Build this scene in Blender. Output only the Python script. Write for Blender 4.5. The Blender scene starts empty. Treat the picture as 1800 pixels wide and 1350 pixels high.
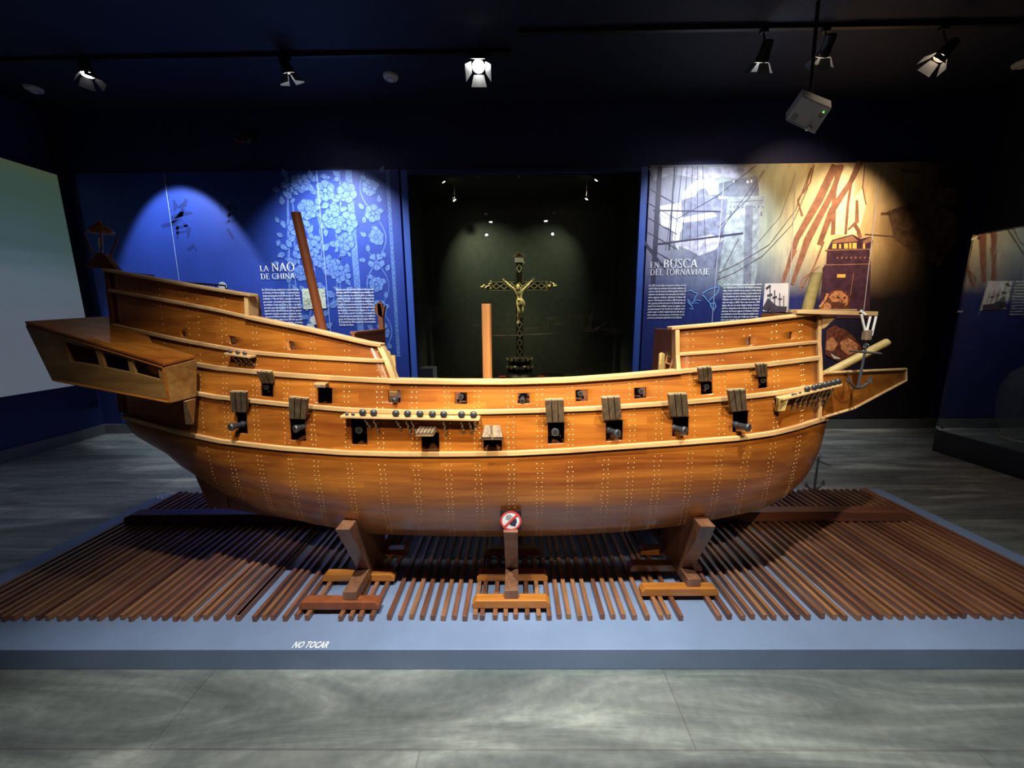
import bpy, bmesh, math, random
from mathutils import Vector, Matrix
R = math.radians
random.seed(7)
scene = bpy.context.scene
C = scene.collection

# ------------------------------------------------------------------ camera, world, exposure
EYE = Vector((0, 0, 1.5)); F = 676.0
CM = (Matrix.Rotation(R(0.6), 3, 'Z') @ Matrix.Rotation(R(90 - 10.05), 3, 'X') @ Matrix.Rotation(R(-0.55), 3, 'Z'))
cam_d = bpy.data.cameras.new('camera'); cam = bpy.data.objects.new('camera', cam_d); C.objects.link(cam)
cam_d.sensor_fit = 'HORIZONTAL'; cam_d.sensor_width = 36; cam_d.lens = F / 1800 * 36
cam_d.clip_start = .02; cam_d.clip_end = 60
cam.matrix_world = Matrix.Translation(EYE) @ CM.to_4x4()
scene.camera = cam
world = bpy.data.worlds.new('world'); scene.world = world; world.use_nodes = True
world.node_tree.nodes['Background'].inputs[0].default_value = (.16, .22, .45, 1)
world.node_tree.nodes['Background'].inputs[1].default_value = .006
scene.view_settings.view_transform = 'Standard'; scene.view_settings.look = 'None'
scene.view_settings.exposure = 0.0; scene.view_settings.gamma = 1
scene.view_settings.use_curve_mapping = False

def spot(loc, target, power, size, blend=.5, color=(1, 1, 1), radius=.03):
    d = bpy.data.lights.new('spot_beam', 'SPOT'); d.energy = power; d.spot_size = R(size); d.spot_blend = blend
    d.color = color; d.shadow_soft_size = radius
    o = bpy.data.objects.new('spot_beam', d); C.objects.link(o); o.location = loc
    o.rotation_euler = (Vector(target) - Vector(loc)).to_track_quat('-Z', 'Y').to_euler()
    return o
CEIL = 3.9; WY = 4.92; WXL = -5.5; WXR = 5.6
WARM = (1, .82, .62); COOL = (.82, .9, 1); NEUT = (1, .94, .86); AMB = (1, .62, .28)
# four spots above the near edge of the platform and two warm ones behind the viewer (heads built further down)
KEY = [(-.55, .47, 3.6), (.72, .47, 3.6), (-.63, 1.16, 3.6), (.86, 1.16, 3.6), (-.75, -.9, 3.6), (1.0, -.9, 3.6)]
KTG = [(-.55, 1.7, .3), (.9, 1.7, .3), (-1.3, 1.3, 0), (1.6, 1.35, 0), (-.32, 1.65, .95), (.55, 1.65, .95)]
spot(KEY[0], KTG[0], 500, 60, 1, (.95, .98, .96)); spot(KEY[1], KTG[1], 500, 66, 1, (.95, .98, .94))
spot(KEY[2], KTG[2], 38, 56, 1, (.9, .95, 1)); spot(KEY[3], KTG[3], 70, 75, 1, (.9, 1, .95))
spot(KEY[4], KTG[4], 470, 40, 1, (1, .84, .58), .003); spot(KEY[5], KTG[5], 540, 42, 1, (1, .84, .56), .003)
# floor wash in front of and beside the platform
spot((0, .95, 3.7), (0, .8, 0), 85, 110, 1, (.95, 1, .92), .04)
spot((-3.9, 2.4, 3.7), (-4.1, 3.2, 0), 60, 62, 1, (.75, .83, 1), .06)
spot((2.9, 3.4, 3.7), (2.8, 3.9, 0), 18, 100, 1, WARM, .06)
# wall washers, aimed down at the panels from the rear track
WASH = [(-4.0, 4.0, 3.62), (-2.1, 4.0, 3.62), (-.37, 3.9, 3.62), (2.22, 3.8, 3.62), (2.75, 3.75, 3.62), (3.72, 3.75, 3.62)]
spot(WASH[0], (-4.0, WY, 1.93), 210, 60, .3, (.72, .85, 1))
spot(WASH[1], (-2.15, WY, 1.5), 450, 90, 1, (.85, .93, 1))
spot(WASH[2], (-.2, 2.35, 1.6), 10, 34, .8, COOL)
spot(WASH[3], (2.2, WY, 1.6), 520, 90, 1, (.85, .92, 1))
spot(WASH[4], (3.3, WY, 2.6), 90, 70, .9, AMB)
spot(WASH[5], (3.85, WY, 2.25), 300, 62, 1, (1, .77, .50))

# ------------------------------------------------------------------ pixel <-> place helpers
def ray(px, py):
    return CM @ Vector(((px - 900) / F, (675 - py) / F, -1))
def at(px, py, Y):
    d = ray(px, py); return EYE + d * (Y / d.y)
def atz(px, py, z):
    d = ray(px, py); return EYE + d * ((z - EYE.z) / d.z)
def atx(px, py, x):
    d = ray(px, py); return EYE + d * (x / d.x)
CMI = CM.transposed()
def proj(p):
    q = CMI @ (Vector(p) - EYE); return 900 + F * q.x / -q.z, 675 - F * q.y / -q.z
def lin(tab, x):
    if x <= tab[0][0]: return tab[0][1]
    for (a, b), (c, d) in zip(tab, tab[1:]):
        if x <= c: return b + (d - b) * (x - a) / (c - a)
    return tab[-1][1]
def smooth(tab, x):                    # monotone-ish cubic through a table
    if x <= tab[0][0]: return tab[0][1]
    if x >= tab[-1][0]: return tab[-1][1]
    n = len(tab)
    for i in range(n - 1):
        if x <= tab[i + 1][0]:
            x0, y0 = tab[i]; x1, y1 = tab[i + 1]; h = x1 - x0; t = (x - x0) / h
            m0 = (y1 - tab[i - 1][1]) / (x1 - tab[i - 1][0]) if i else (y1 - y0) / h
            m1 = (tab[i + 2][1] - y0) / (tab[i + 2][0] - x0) if i + 2 < n else (y1 - y0) / h
            return ((2*t**3 - 3*t*t + 1) * y0 + (t**3 - 2*t*t + t) * h * m0 + (3*t*t - 2*t**3) * y1 + (t**3 - t*t) * h * m1)

# ------------------------------------------------------------------ materials
def new_mat(name):
    m = bpy.data.materials.new(name); m.use_nodes = True
    nt = m.node_tree; return m, nt, nt.nodes['Principled BSDF']
def N(nt, t, **kw):
    n = nt.nodes.new(t)
    for k, v in kw.items():
        if k.startswith('i_'):
            key = k[2:]; n.inputs[int(key) if key.isdigit() else key.replace('_', ' ')].default_value = v
        else: setattr(n, k, v)
    return n
def ramp(nt, stops, fac):
    n = nt.nodes.new('ShaderNodeValToRGB'); cr = n.color_ramp
    while len(cr.elements) < len(stops): cr.elements.new(.5)
    for e, (p, c) in zip(cr.elements, stops): e.position = p; e.color = (*c, 1)
    nt.links.new(fac, n.inputs[0]); return n.outputs[0]
def mixc(nt, a, b, fac, mode='MIX'):
    n = nt.nodes.new('ShaderNodeMix'); n.data_type = 'RGBA'; n.blend_type = mode
    for s, v in ((0, fac), (6, a), (7, b)):
        if isinstance(v, (int, float)): n.inputs[s].default_value = v
        elif isinstance(v, tuple): n.inputs[s].default_value = (*v, 1)
        else: nt.links.new(v, n.inputs[s])
    return n.outputs[2]
def plain(name, col, rough=.5, metal=0, var=.12, spec=.5, scale=12):
    m, nt, b = new_mat(name)
    tc = N(nt, 'ShaderNodeTexCoord'); no = N(nt, 'ShaderNodeTexNoise', i_Scale=scale, i_Detail=4.0)
    nt.links.new(tc.outputs['Object'], no.inputs['Vector'])
    lo = tuple(c * (1 - var) for c in col); hi = tuple(min(1, c * (1 + var)) for c in col)
    nt.links.new(ramp(nt, [(.3, lo), (.7, hi)], no.outputs[0]), b.inputs['Base Color'])
    b.inputs['Roughness'].default_value = rough; b.inputs['Metallic'].default_value = metal
    b.inputs['Specular IOR Level'].default_value = spec
    return m
def wood(name, dark, light, rough=.35, axis='X', grain=1.0, plank=None, rand=0, coat=0, spec=.5):
    """streaky wood; plank=(length, height) adds planking in the (long, vertical) plane"""
    m, nt, b = new_mat(name); tc = N(nt, 'ShaderNodeTexCoord')
    mp = N(nt, 'ShaderNodeMapping')
    s = {'X': (1.6, 22, 22), 'Y': (22, 1.6, 22), 'Z': (22, 22, 1.6)}[axis]
    mp.inputs['Scale'].default_value = tuple(v * grain for v in s)
    nt.links.new(tc.outputs['Object'], mp.inputs['Vector'])
    no = N(nt, 'ShaderNodeTexNoise', i_Scale=1.0, i_Detail=6.0, i_Roughness=.62, i_Distortion=.6)
    nt.links.new(mp.outputs[0], no.inputs['Vector'])
    no2 = N(nt, 'ShaderNodeTexNoise', i_Scale=2.2, i_Detail=2.0)
    nt.links.new(tc.outputs['Object'], no2.inputs['Vector'])
    mid = tuple((a + c) / 2 for a, c in zip(dark, light))
    col = ramp(nt, [(.28, dark), (.5, mid), (.72, light)], no.outputs[0])
    col = mixc(nt, col, ramp(nt, [(.3, (.72, .68, .66)), (.7, (1.15, 1.15, 1.1))], no2.outputs[0]), .7, 'MULTIPLY')
    if rand:
        oi = N(nt, 'ShaderNodeObjectInfo')
        col = mixc(nt, col, ramp(nt, [(0, (.55, .42, .4)), (.35, (1, .8, .75)), (.7, (1.1, 1.05, .9)), (1, (1.5, 1.5, 1.1))], oi.outputs['Random']), rand, 'MULTIPLY')
    if plank:
        sp = N(nt, 'ShaderNodeSeparateXYZ'); nt.links.new(tc.outputs['Object'], sp.inputs[0])
        cb = N(nt, 'ShaderNodeCombineXYZ')
        nt.links.new(sp.outputs['X'], cb.inputs[0]); nt.links.new(sp.outputs['Z'], cb.inputs[1])
        br = N(nt, 'ShaderNodeTexBrick', offset=.37, offset_frequency=2)
        nt.links.new(cb.outputs[0], br.inputs['Vector'])
        for k, v in (('Scale', 1.0), ('Mortar Size', .0006), ('Mortar Smooth', .3), ('Brick Width', plank[0]), ('Row Height', plank[1]), ('Bias', 0.0)):
            br.inputs[k].default_value = v
        br.inputs['Color1'].default_value = (.74, .62, .55, 1); br.inputs['Color2'].default_value = (1.2, 1.2, 1.15, 1)
        br.inputs['Mortar'].default_value = (.5, .4, .35, 1)
        col = mixc(nt, col, br.outputs['Color'], .62, 'MULTIPLY')
    nt.links.new(col, b.inputs['Base Color'])
    bp = N(nt, 'ShaderNodeBump', i_Strength=.12, i_Distance=.004); nt.links.new(no.outputs[0], bp.inputs['Height'])
    nt.links.new(bp.outputs[0], b.inputs['Normal'])
    b.inputs['Roughness'].default_value = rough; b.inputs['Specular IOR Level'].default_value = spec
    if coat: b.inputs['Coat Weight'].default_value = coat; b.inputs['Coat Roughness'].default_value = .18
    return m
def glow(name, col, strength):
    m, nt, b = new_mat(name); b.inputs['Base Color'].default_value = (*col, 1)
    b.inputs['Emission Color'].default_value = (*col, 1); b.inputs['Emission Strength'].default_value = strength
    return m
def glass(name, tint=(1, 1, 1), rough=.0):
    m = bpy.data.materials.new(name); m.use_nodes = True; nt = m.node_tree; nt.nodes.clear()
    out = N(nt, 'ShaderNodeOutputMaterial'); tr = N(nt, 'ShaderNodeBsdfTransparent'); gl = N(nt, 'ShaderNodeBsdfGlossy')
    tr.inputs[0].default_value = (*tint, 1); gl.inputs['Roughness'].default_value = rough
    fr = N(nt, 'ShaderNodeFresnel', i_IOR=1.45); mx = N(nt, 'ShaderNodeMixShader')
    nt.links.new(fr.outputs[0], mx.inputs[0]); nt.links.new(tr.outputs[0], mx.inputs[1]); nt.links.new(gl.outputs[0], mx.inputs[2])
    nt.links.new(mx.outputs[0], out.inputs[0]); return m
def slate():
    m, nt, b = new_mat('slate_floor'); tc = N(nt, 'ShaderNodeTexCoord')
    mp = N(nt, 'ShaderNodeMapping'); mp.inputs['Location'].default_value = (1.315, -.575, 0)
    nt.links.new(tc.outputs['Object'], mp.inputs['Vector'])
    br = N(nt, 'ShaderNodeTexBrick', offset=.5, offset_frequency=2); nt.links.new(mp.outputs[0], br.inputs['Vector'])
    for k, v in (('Scale', 1.0), ('Mortar Size', .004), ('Mortar Smooth', .2), ('Brick Width', 1.935), ('Row Height', .53), ('Bias', 0.0)):
        br.inputs[k].default_value = v
    br.inputs['Color1'].default_value = (.55, .60, .61, 1); br.inputs['Color2'].default_value = (1.35, 1.34, 1.25, 1); br.inputs['Mortar'].default_value = (.45, .45, .45, 1)
    mp2 = N(nt, 'ShaderNodeMapping'); mp2.inputs['Rotation'].default_value = (0, 0, R(58)); mp2.inputs['Scale'].default_value = (.5, 3.0, 1)
    nt.links.new(tc.outputs['Object'], mp2.inputs['Vector'])
    ve = N(nt, 'ShaderNodeTexNoise', i_Scale=1.6, i_Detail=8.0, i_Roughness=.6, i_Distortion=1.3); nt.links.new(mp2.outputs[0], ve.inputs['Vector'])
    fi = N(nt, 'ShaderNodeTexNoise', i_Scale=26.0, i_Detail=6.0); nt.links.new(tc.outputs['Object'], fi.inputs['Vector'])
    col = ramp(nt, [(.3, (.10, .104, .10)), (.46, (.17, .178, .168)), (.56, (.25, .255, .235)), (.68, (.42, .42, .38))], ve.outputs[0])
    col = mixc(nt, col, br.outputs['Color'], .8, 'MULTIPLY')
    col = mixc(nt, col, ramp(nt, [(.3, (.8, .8, .8)), (.7, (1.15, 1.15, 1.15))], fi.outputs[0]), .7, 'MULTIPLY')
    nt.links.new(col, b.inputs['Base Color'])
    bp = N(nt, 'ShaderNodeBump', i_Strength=.25, i_Distance=.004); nt.links.new(ve.outputs[0], bp.inputs['Height']); nt.links.new(bp.outputs[0], b.inputs['Normal'])
    b.inputs['Roughness'].default_value = .42
    return m
M = dict(
    floor=slate(), ceil=plain('ceiling_paint', (.006, .009, .03), .7), wall=plain('navy_wall_paint', (.014, .023, .115), .6, var=.1, scale=3),
    wall_dark=plain('dark_wall_paint', (.010, .009, .014), .8),
    frame_blue=plain('blue_frame_paint', (.05, .12, .52), .45, var=.05), base=plain('baseboard_stone', (.12, .13, .14), .5),
    plat=plain('platform_paint', (.18, .24, .37), .5, var=.07, scale=5), slat=wood('slat_wood', (.11, .040, .018), (.34, .155, .08), .38, 'Y', 1.6, rand=.75, coat=.35),
    hull=wood('hull_planking_wood', (.17, .036, .005), (.50, .175, .022), .33, 'X', .6, plank=(.34, .033), coat=.45, spec=.45),
    hull_dark=wood('bottom_wood', (.10, .03, .014), (.22, .075, .03), .35, 'X', .8, coat=.3),
    brown=wood('brown_bulkhead_wood', (.10, .03, .012), (.20, .07, .025), .5, 'Z', 1),
    trim=wood('pale_trim_wood', (.42, .23, .09), (.72, .46, .21), .45, 'X', 1.2),
    trimz=wood('pale_post_wood', (.42, .23, .09), (.70, .45, .2), .45, 'Z', 1.2),
    gal=wood('gallery_wood', (.22, .10, .025), (.50, .27, .08), .35, 'X', .9, plank=(.6, .03), coat=.3),
    lid=wood('weathered_lid_wood', (.07, .045, .025), (.26, .18, .11), .7, 'Z', 2.2),
    mast=wood('mast_wood', (.33, .12, .035), (.60, .28, .09), .4, 'Z', 1.1), mast_red=wood('red_mast_wood', (.20, .05, .015), (.36, .10, .03), .4, 'Z', 1.1),
    yellow=wood('yellow_spar_wood', (.42, .28, .08), (.66, .47, .18), .5, 'X', 1.0), pad=wood('orange_pad_wood', (.30, .09, .012), (.62, .24, .04), .38, 'X', 1.2, coat=.3, rand=.3),
    prop=wood('prop_wood', (.13, .05, .025), (.32, .15, .08), .4, 'Z', 1.2, coat=.2), beam=wood('beam_wood', (.10, .03, .018), (.21, .075, .04), .3, 'X', 1, coat=.4),
    iron=plain('dark_iron', (.055, .06, .07), .42, .5), ironl=plain('worn_iron', (.10, .105, .115), .4, .6), dark=plain('dark_void', (.008, .006, .005), .9),
    brass=plain('brass_nails', (.95, .72, .34), .38, .35), black=plain('black_plastic', (.012, .012, .014), .45), white=plain('white_plastic', (.62, .6, .55), .4, var=.03),
    silver=plain('silver_metal', (.5, .5, .5), .25, .9), rope=plain('white_rope', (.62, .6, .55), .8), ropeb=plain('tarred_chain', (.22, .15, .10), .5, .3),
    sign_w=plain('white_print', (.85, .85, .85), .5, var=.01), sign_r=plain('red_print', (.75, .06, .06), .5, var=.01), sign_k=plain('dark_print', (.03, .04, .07), .5, var=.01),
    lens=glow('lamp_lens', (1, .97, .92), 40), lens_w=glow('warm_lamp_lens', (1, .75, .5), 30), led=glow('green_led', (.3, 1, .1), 3), leds=glow('tiny_lamp', (1, .93, .6), 30),
    glass=glass('clear_glass'), glassd=glass('dark_glass', (.8, .85, .8)),
)

# ------------------------------------------------------------------ object helpers
WL = {}
def tag(o, label=None, cat=None, group=None, kind=None):
    if label: o['label'] = label
    if cat: o['category'] = cat
    if group: o['group'] = group
    if kind: o['kind'] = kind
    return o
def thing(name, label, cat, loc=(0, 0, 0), group=None):
    o = bpy.data.objects.new(name, None); C.objects.link(o); o.location = loc; o.empty_display_size = .05
    WL[o.name] = Vector(loc); return tag(o, label, cat, group)
class MB:
    def __init__(s): s.v = []; s.f = []
    def add(s, v, f):
        n = len(s.v); s.v += [Vector(p) for p in v]; s.f += [tuple(i + n for i in q) for q in f]; return s
    def box(s, a, b):
        x0, y0, z0 = a; x1, y1, z1 = b
        return s.add([(x0,y0,z0),(x1,y0,z0),(x1,y1,z0),(x0,y1,z0),(x0,y0,z1),(x1,y0,z1),(x1,y1,z1),(x0,y1,z1)],
                     [(0,3,2,1),(4,5,6,7),(0,1,5,4),(1,2,6,5),(2,3,7,6),(3,0,4,7)])
    def hexa(s, p): return s.add(p, [(0,3,2,1),(4,5,6,7),(0,1,5,4),(1,2,6,5),(2,3,7,6),(3,0,4,7)])
    def prism(s, poly, off):           # extrude polygon (3-D points) by the vector off
        n = len(poly); o = Vector(off); p = [Vector(q) for q in poly]
        return s.add(p + [q + o for q in p], [tuple(range(n))[::-1], tuple(range(n, 2*n))] + [(i, (i+1) % n, n + (i+1) % n, n + i) for i in range(n)])
    def tube(s, pts, rad, n=10, caps=True):
        pts = [Vector(p) for p in pts]; rr = rad if isinstance(rad, (list, tuple)) else [rad] * len(pts)
        V = []; Fc = []
        up = None
        for i, p in enumerate(pts):
            d = (pts[min(i+1, len(pts)-1)] - pts[max(i-1, 0)]).normalized()
            if up is None: up = Vector((0, 0, 1)) if abs(d.z) < .9 else Vector((0, 1, 0))
            a = d.cross(up).normalized(); b2 = a.cross(d).normalized(); up = b2
            for k in range(n):
                t = 2 * math.pi * k / n; V.append(p + (a * math.cos(t) + b2 * math.sin(t)) * rr[i])
        for i in range(len(pts) - 1):
            for k in range(n): Fc.append((i*n + k, i*n + (k+1) % n, (i+1)*n + (k+1) % n, (i+1)*n + k))
        if caps: Fc += [tuple(range(n))[::-1], tuple(range((len(pts)-1)*n, len(pts)*n))]
        return s.add(V, Fc)
    def lathe(s, prof, c=(0, 0, 0), ax=(0, 0, 1), n=20):   # prof: (radius, height along ax)
        ax = Vector(ax).normalized(); c = Vector(c)
        return s.tube([c + ax * h for r_, h in prof], [max(r_, 1e-4) for r_, h in prof], n) if False else s._lathe(prof, c, ax, n)
    def _lathe(s, prof, c, ax, n):
        u = ax.orthogonal().normalized(); w = ax.cross(u); V = []; Fc = []
        for r_, h in prof:
            for k in range(n):
                t = 2*math.pi*k/n; V.append(c + ax*h + (u*math.cos(t) + w*math.sin(t)) * max(r_, 1e-5))
        m = len(prof)
        for i in range(m-1):
            for k in range(n): Fc.append((i*n+k, i*n+(k+1) % n, (i+1)*n+(k+1) % n, (i+1)*n+k))
        Fc += [tuple(range(n))[::-1], tuple(range((m-1)*n, m*n))]
        return s.add(V, Fc)
    def ball(s, c, r_, n=14, m=8, sq=(1, 1, 1)):
        V = []; Fc = []; c = Vector(c)
        for i in range(m+1):
            ph = math.pi*i/m
            for k in range(n):
                t = 2*math.pi*k/n; V.append(c + Vector((math.sin(ph)*math.cos(t)*sq[0], math.sin(ph)*math.sin(t)*sq[1], math.cos(ph)*sq[2])) * r_)
        for i in range(m):
            for k in range(n): Fc.append((i*n+k, (i+1)*n+k, (i+1)*n+(k+1) % n, i*n+(k+1) % n))
        return s.add(V, Fc)
    def build(s, name, mat, parent=None, bevel=0, smooth_=False, solid=None, merge=False):
        me = bpy.data.meshes.new(name); off = Vector((0, 0, 0))
        if parent is not None: off = WL[parent.name]
        me.from_pydata([v - off for v in s.v], [], s.f); me.validate()
        bm = bmesh.new(); bm.from_mesh(me)
        if merge or smooth_: bmesh.ops.remove_doubles(bm, verts=bm.verts, dist=1e-5)
        bmesh.ops.recalc_face_normals(bm, faces=bm.faces); bm.to_mesh(me); bm.free()
        if smooth_:
            me.polygons.foreach_set('use_smooth', [True] * len(me.polygons))
            try: me.set_sharp_from_angle(angle=R(40))
            except Exception: pass
        me.materials.append(mat)
        o = bpy.data.objects.new(name, me); C.objects.link(o); WL[o.name] = off
        if parent is not None: o.parent = parent
        if solid:
            md = o.modifiers.new('s', 'SOLIDIFY'); md.thickness = solid; md.offset = -1; md.use_even_offset = False
        if bevel:
            md = o.modifiers.new('b', 'BEVEL'); md.width = bevel; md.segments = 2; md.limit_method = 'ANGLE'
        return o
def box(name, a, b, mat, parent=None, bevel=0): return MB().box(a, b).build(name, mat, parent, bevel)
def sub(name, mb, mat, parent, root_loc=None, **kw):
    return mb.build(name, mat, parent, **kw)
def text_mesh(s, size, align='LEFT', shear=0, bold=0, spacing=1):
    cu = bpy.data.curves.new('t', 'FONT'); cu.body = s; cu.size = size; cu.align_x = align; cu.shear = shear; cu.offset = bold
    cu.space_line = spacing; cu.resolution_u = 2
    o = bpy.data.objects.new('t', cu); C.objects.link(o)
    dg = bpy.context.evaluated_depsgraph_get(); me = bpy.data.meshes.new_from_object(o.evaluated_get(dg))
    bpy.data.objects.remove(o); bpy.data.curves.remove(cu); return me
def put_text(name, s, size, mat, parent, M4, **kw):
    me = text_mesh(s, size, **kw); me.transform(M4); off = WL[parent.name]; me.transform(Matrix.Translation(-off))
    me.materials.clear(); me.materials.append(mat); me.name = name
    o = bpy.data.objects.new(name, me); C.objects.link(o); WL[o.name] = off; o.parent = parent; return o
WALLM = lambda x, z, y: Matrix.Translation((x, y, z)) @ Matrix.Rotation(R(90), 4, 'X')
# ------------------------------------------------------------------ room shell
def struct(name, mb, mat, parent=None, **kw):
    o = mb.build(name, mat, parent, **kw); tag(o, kind='structure'); return o
struct('floor', MB().box((WXL - .1, -2.6, -.08), (WXR + .1, WY + 1.3, 0)), M['floor'])
struct('ceiling', MB().box((WXL - .1, -2.6, CEIL), (WXR + .1, WY + 1.3, CEIL + .08)), M['ceil'])
struct('wall_left', MB().box((WXL - .12, -2.6, 0), (WXL, WY + .12, CEIL)), M['wall'])
struct('wall_right', MB().box((WXR, -2.6, 0), (WXR + .12, WY + .12, CEIL)), M['wall_dark'])
struct('wall_front', MB().box((WXL, -2.72, 0), (WXR, -2.6, CEIL)), M['wall_dark'])
# back wall with the recess of the display case
rx0 = at(727, 500, WY).x; rx1 = at(1117, 500, WY).x; rzt = at(905, 306, WY).z; rzb = .55
struct('wall_back_left', MB().box((WXL, WY, 0), (rx0, WY + .12, CEIL)), M['wall']); struct('wall_back_right', MB().box((rx1, WY, 0), (WXR, WY + .12, CEIL)), M['wall'])
struct('wall_back_top', MB().box((rx0, WY, rzt), (rx1, WY + .12, CEIL)), M['wall']); struct('wall_back_bottom', MB().box((rx0, WY, 0), (rx1, WY + .12, rzb)), M['wall'])
case_in = plain('case_lining', (.040, .048, .040), .55, var=.2)
RD = 1.0
for nm, p, q in (('back', (rx0 - .05, WY + RD, rzb - .05), (rx1 + .05, WY + RD + .05, rzt + .05)), ('left', (rx0 - .05, WY + .12, rzb), (rx0, WY + RD, rzt)), ('right', (rx1, WY + .12, rzb), (rx1 + .05, WY + RD, rzt)),
                 ('top', (rx0 - .05, WY + .12, rzt), (rx1 + .05, WY + RD, rzt + .05)), ('floor', (rx0 - .05, WY + .12, rzb - .05), (rx1 + .05, WY + RD, rzb))):
    struct('wall_recess_' + nm, MB().box(p, q), case_in)
w = MB().box((WXL, WY - .02, 0), (WXR, WY, .13)); struct('baseboard_back', w, M['base'], bevel=.003)
w = MB().box((WXL, -2.6, 0), (WXL + .02, WY - .02, .13)); struct('baseboard_left', w, M['base'], bevel=.003)
w = MB().box((WXR - .02, -2.6, 0), (WXR, WY - .02, .13)); struct('baseboard_right', w, M['base'], bevel=.003)
# blue frame around the case opening
fr = thing('display_window', 'tall glass front in a bright blue frame closing the crucifix recess', 'display window', (0, WY, rzb))
fw = .075
MB().box((rx0 - fw, WY - .04, rzb), (rx0, WY, rzt + .05)).build('side_rail', M['frame_blue'], fr, .002)
MB().box((rx1, WY - .04, rzb), (rx1 + fw, WY, rzt + .05)).build('side_rail', M['frame_blue'], fr, .002)
MB().box((rx0, WY - .04, rzt), (rx1, WY, rzt + .05)).build('top_rail', M['wall'], fr, .002)
xm = at(840, 450, WY).x
gl = fr
MB().box((rx0, WY + .002, rzb), (xm - .002, WY + .010, rzt)).build('glass_pane', M['glass'], gl)
MB().box((xm + .002, WY + .002, rzb), (rx1, WY + .010, rzt)).build('glass_pane', M['glass'], gl)
# little glass clips along the head
for px in (840, 912):
    p = at(px, 310, WY - .01); MB().lathe([(.012, 0), (.012, .012)], (p.x, WY - .012, p.z), (0, 1, 0), 12).build('glass_clip', M['silver'], fr)

# ------------------------------------------------------------------ projection screen on the left wall
s0 = Vector((WXL + .16, 4.80, 0))
ztop = atx(92, 305, WXL + .16).z; zbot = .72
def screen_mat():
    m, nt, b = new_mat('projected_seascape'); tc = N(nt, 'ShaderNodeTexCoord'); sp = N(nt, 'ShaderNodeSeparateXYZ'); nt.links.new(tc.outputs['Object'], sp.inputs[0])
    mr = N(nt, 'ShaderNodeMapRange'); mr.inputs[1].default_value = zbot; mr.inputs[2].default_value = ztop; nt.links.new(sp.outputs['Z'], mr.inputs[0])
    no = N(nt, 'ShaderNodeTexNoise', i_Scale=1.5, i_Detail=6.0); mp = N(nt, 'ShaderNodeMapping'); mp.inputs['Scale'].default_value = (1, .5, 5)
    nt.links.new(tc.outputs['Object'], mp.inputs[0]); nt.links.new(mp.outputs[0], no.inputs['Vector'])
    ad = N(nt, 'ShaderNodeMath', operation='MULTIPLY_ADD'); ad.inputs[1].default_value = .22; nt.links.new(no.outputs[0], ad.inputs[0]); 
    sb = N(nt, 'ShaderNodeMath', operation='SUBTRACT'); sb.inputs[1].default_value = .11; nt.links.new(mr.outputs[0], sb.inputs[0]); nt.links.new(sb.outputs[0], ad.inputs[2])
    col = ramp(nt, [(.02, (.24, .28, .32)), (.2, (.22, .30, .33)), (.35, (.12, .21, .21)), (.62, (.10, .18, .13)), (.85, (.17, .18, .06)), (1, (.13, .13, .045))], ad.outputs[0])
    nt.links.new(col, b.inputs['Base Color']); nt.links.new(col, b.inputs['Emission Color']); b.inputs['Emission Strength'].default_value = .34; b.inputs['Roughness'].default_value = .7  # the picture itself glows, standing in for light projected onto the screen
    return m
sc = thing('projection_screen', 'large pale sea green projected picture on the left wall', 'screen', (WXL + .16, 4.8, zbot))
MB().box((WXL + .145, 1.2, zbot), (WXL + .16, 4.8, ztop)).build('picture', screen_mat(), sc)
MB().box((WXL, 1.22, zbot + .02), (WXL + .145, 4.78, ztop - .02)).build('backing', M['black'], sc)

# ------------------------------------------------------------------ platform with slats
PT = .1; PX0, PX1 = -2.9, 2.93; PY0, PY1 = 1.416, 2.93
pl = thing('display_platform', 'low grey blue platform covered with dark wooden slats beneath the ship', 'platform', (0, PY0, 0))
MB().box((PX0, PY0, 0), (PX1, PY1, PT)).build('base', M['plat'], pl, .003)
fx = [v / 3.97 for v in (50,110,190,275,345,430,490,575,645,705,785,855,930,1005,1085,1155,1235,1290,1380,1435,1515,1595,1670)]
fx += [400 + v / 3.97 for v in (80,200,260,320,410,485,560,795,865,930,1010,1130,1210,1285,1360,1435,1508,1583,1658)]
fx += [750 + v / 3.97 for v in (340,387,478,551,622,703,782,855,926,992,1068,1138,1228,1302,1374,1450,1538,1635,1688,1770)]
fx += [1000 + v / 3.97 for v in (1045,1122,1210,1283,1365,1428,1510,1595,1668)]
fx += [1350 + v / 3.97 for v in (385,465,530,627,705,785,860,925,1010,1090,1165,1235,1315,1380,1470,1540,1625,1710)]
xs = [atz(p, 1090, PT).x for p in sorted(fx)]
while xs[0] > PX0 + .20: xs.insert(0, xs[0] - random.uniform(.046, .052))
while xs[-1] < PX1 - .20: xs.append(xs[-1] + random.uniform(.046, .052))
SY0 = atz(900, 1091, PT).y
rest = MB(); order = sorted(range(len(xs)), key=lambda i: abs(xs[i])); keep = set(order[:100])
print('slats', len(xs))
for i, x in enumerate(xs):
    y0 = SY0 + random.uniform(-.006, .006); y1 = PY1 - .055 + random.uniform(-.01, .01); sk = random.uniform(-.004, .004)
    w = .0105; z1 = PT + .030
    pts = [(x-w, y0, PT), (x+w, y0, PT), (x+w+sk, y1, PT), (x-w+sk, y1, PT), (x-w, y0, z1), (x+w, y0, z1), (x+w+sk, y1, z1), (x-w+sk, y1, z1)]
    if i in keep: MB().hexa(pts).build('slat', M['slat'], pl, .002)
    else: rest.hexa(pts)
o = rest.build('slat', M['slat'], pl); o['kind'] = 'stuff'
ZS = PT + .030
p = atz(512, 1139, PT)
put_text('lettering', 'NO TOCAR', .029, M['sign_w'], pl, Matrix.Translation((p.x, p.y, PT + .0012)) @ Matrix.Diagonal((1, 1.6, 1, 1)), bold=.0007, shear=.12)
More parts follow.
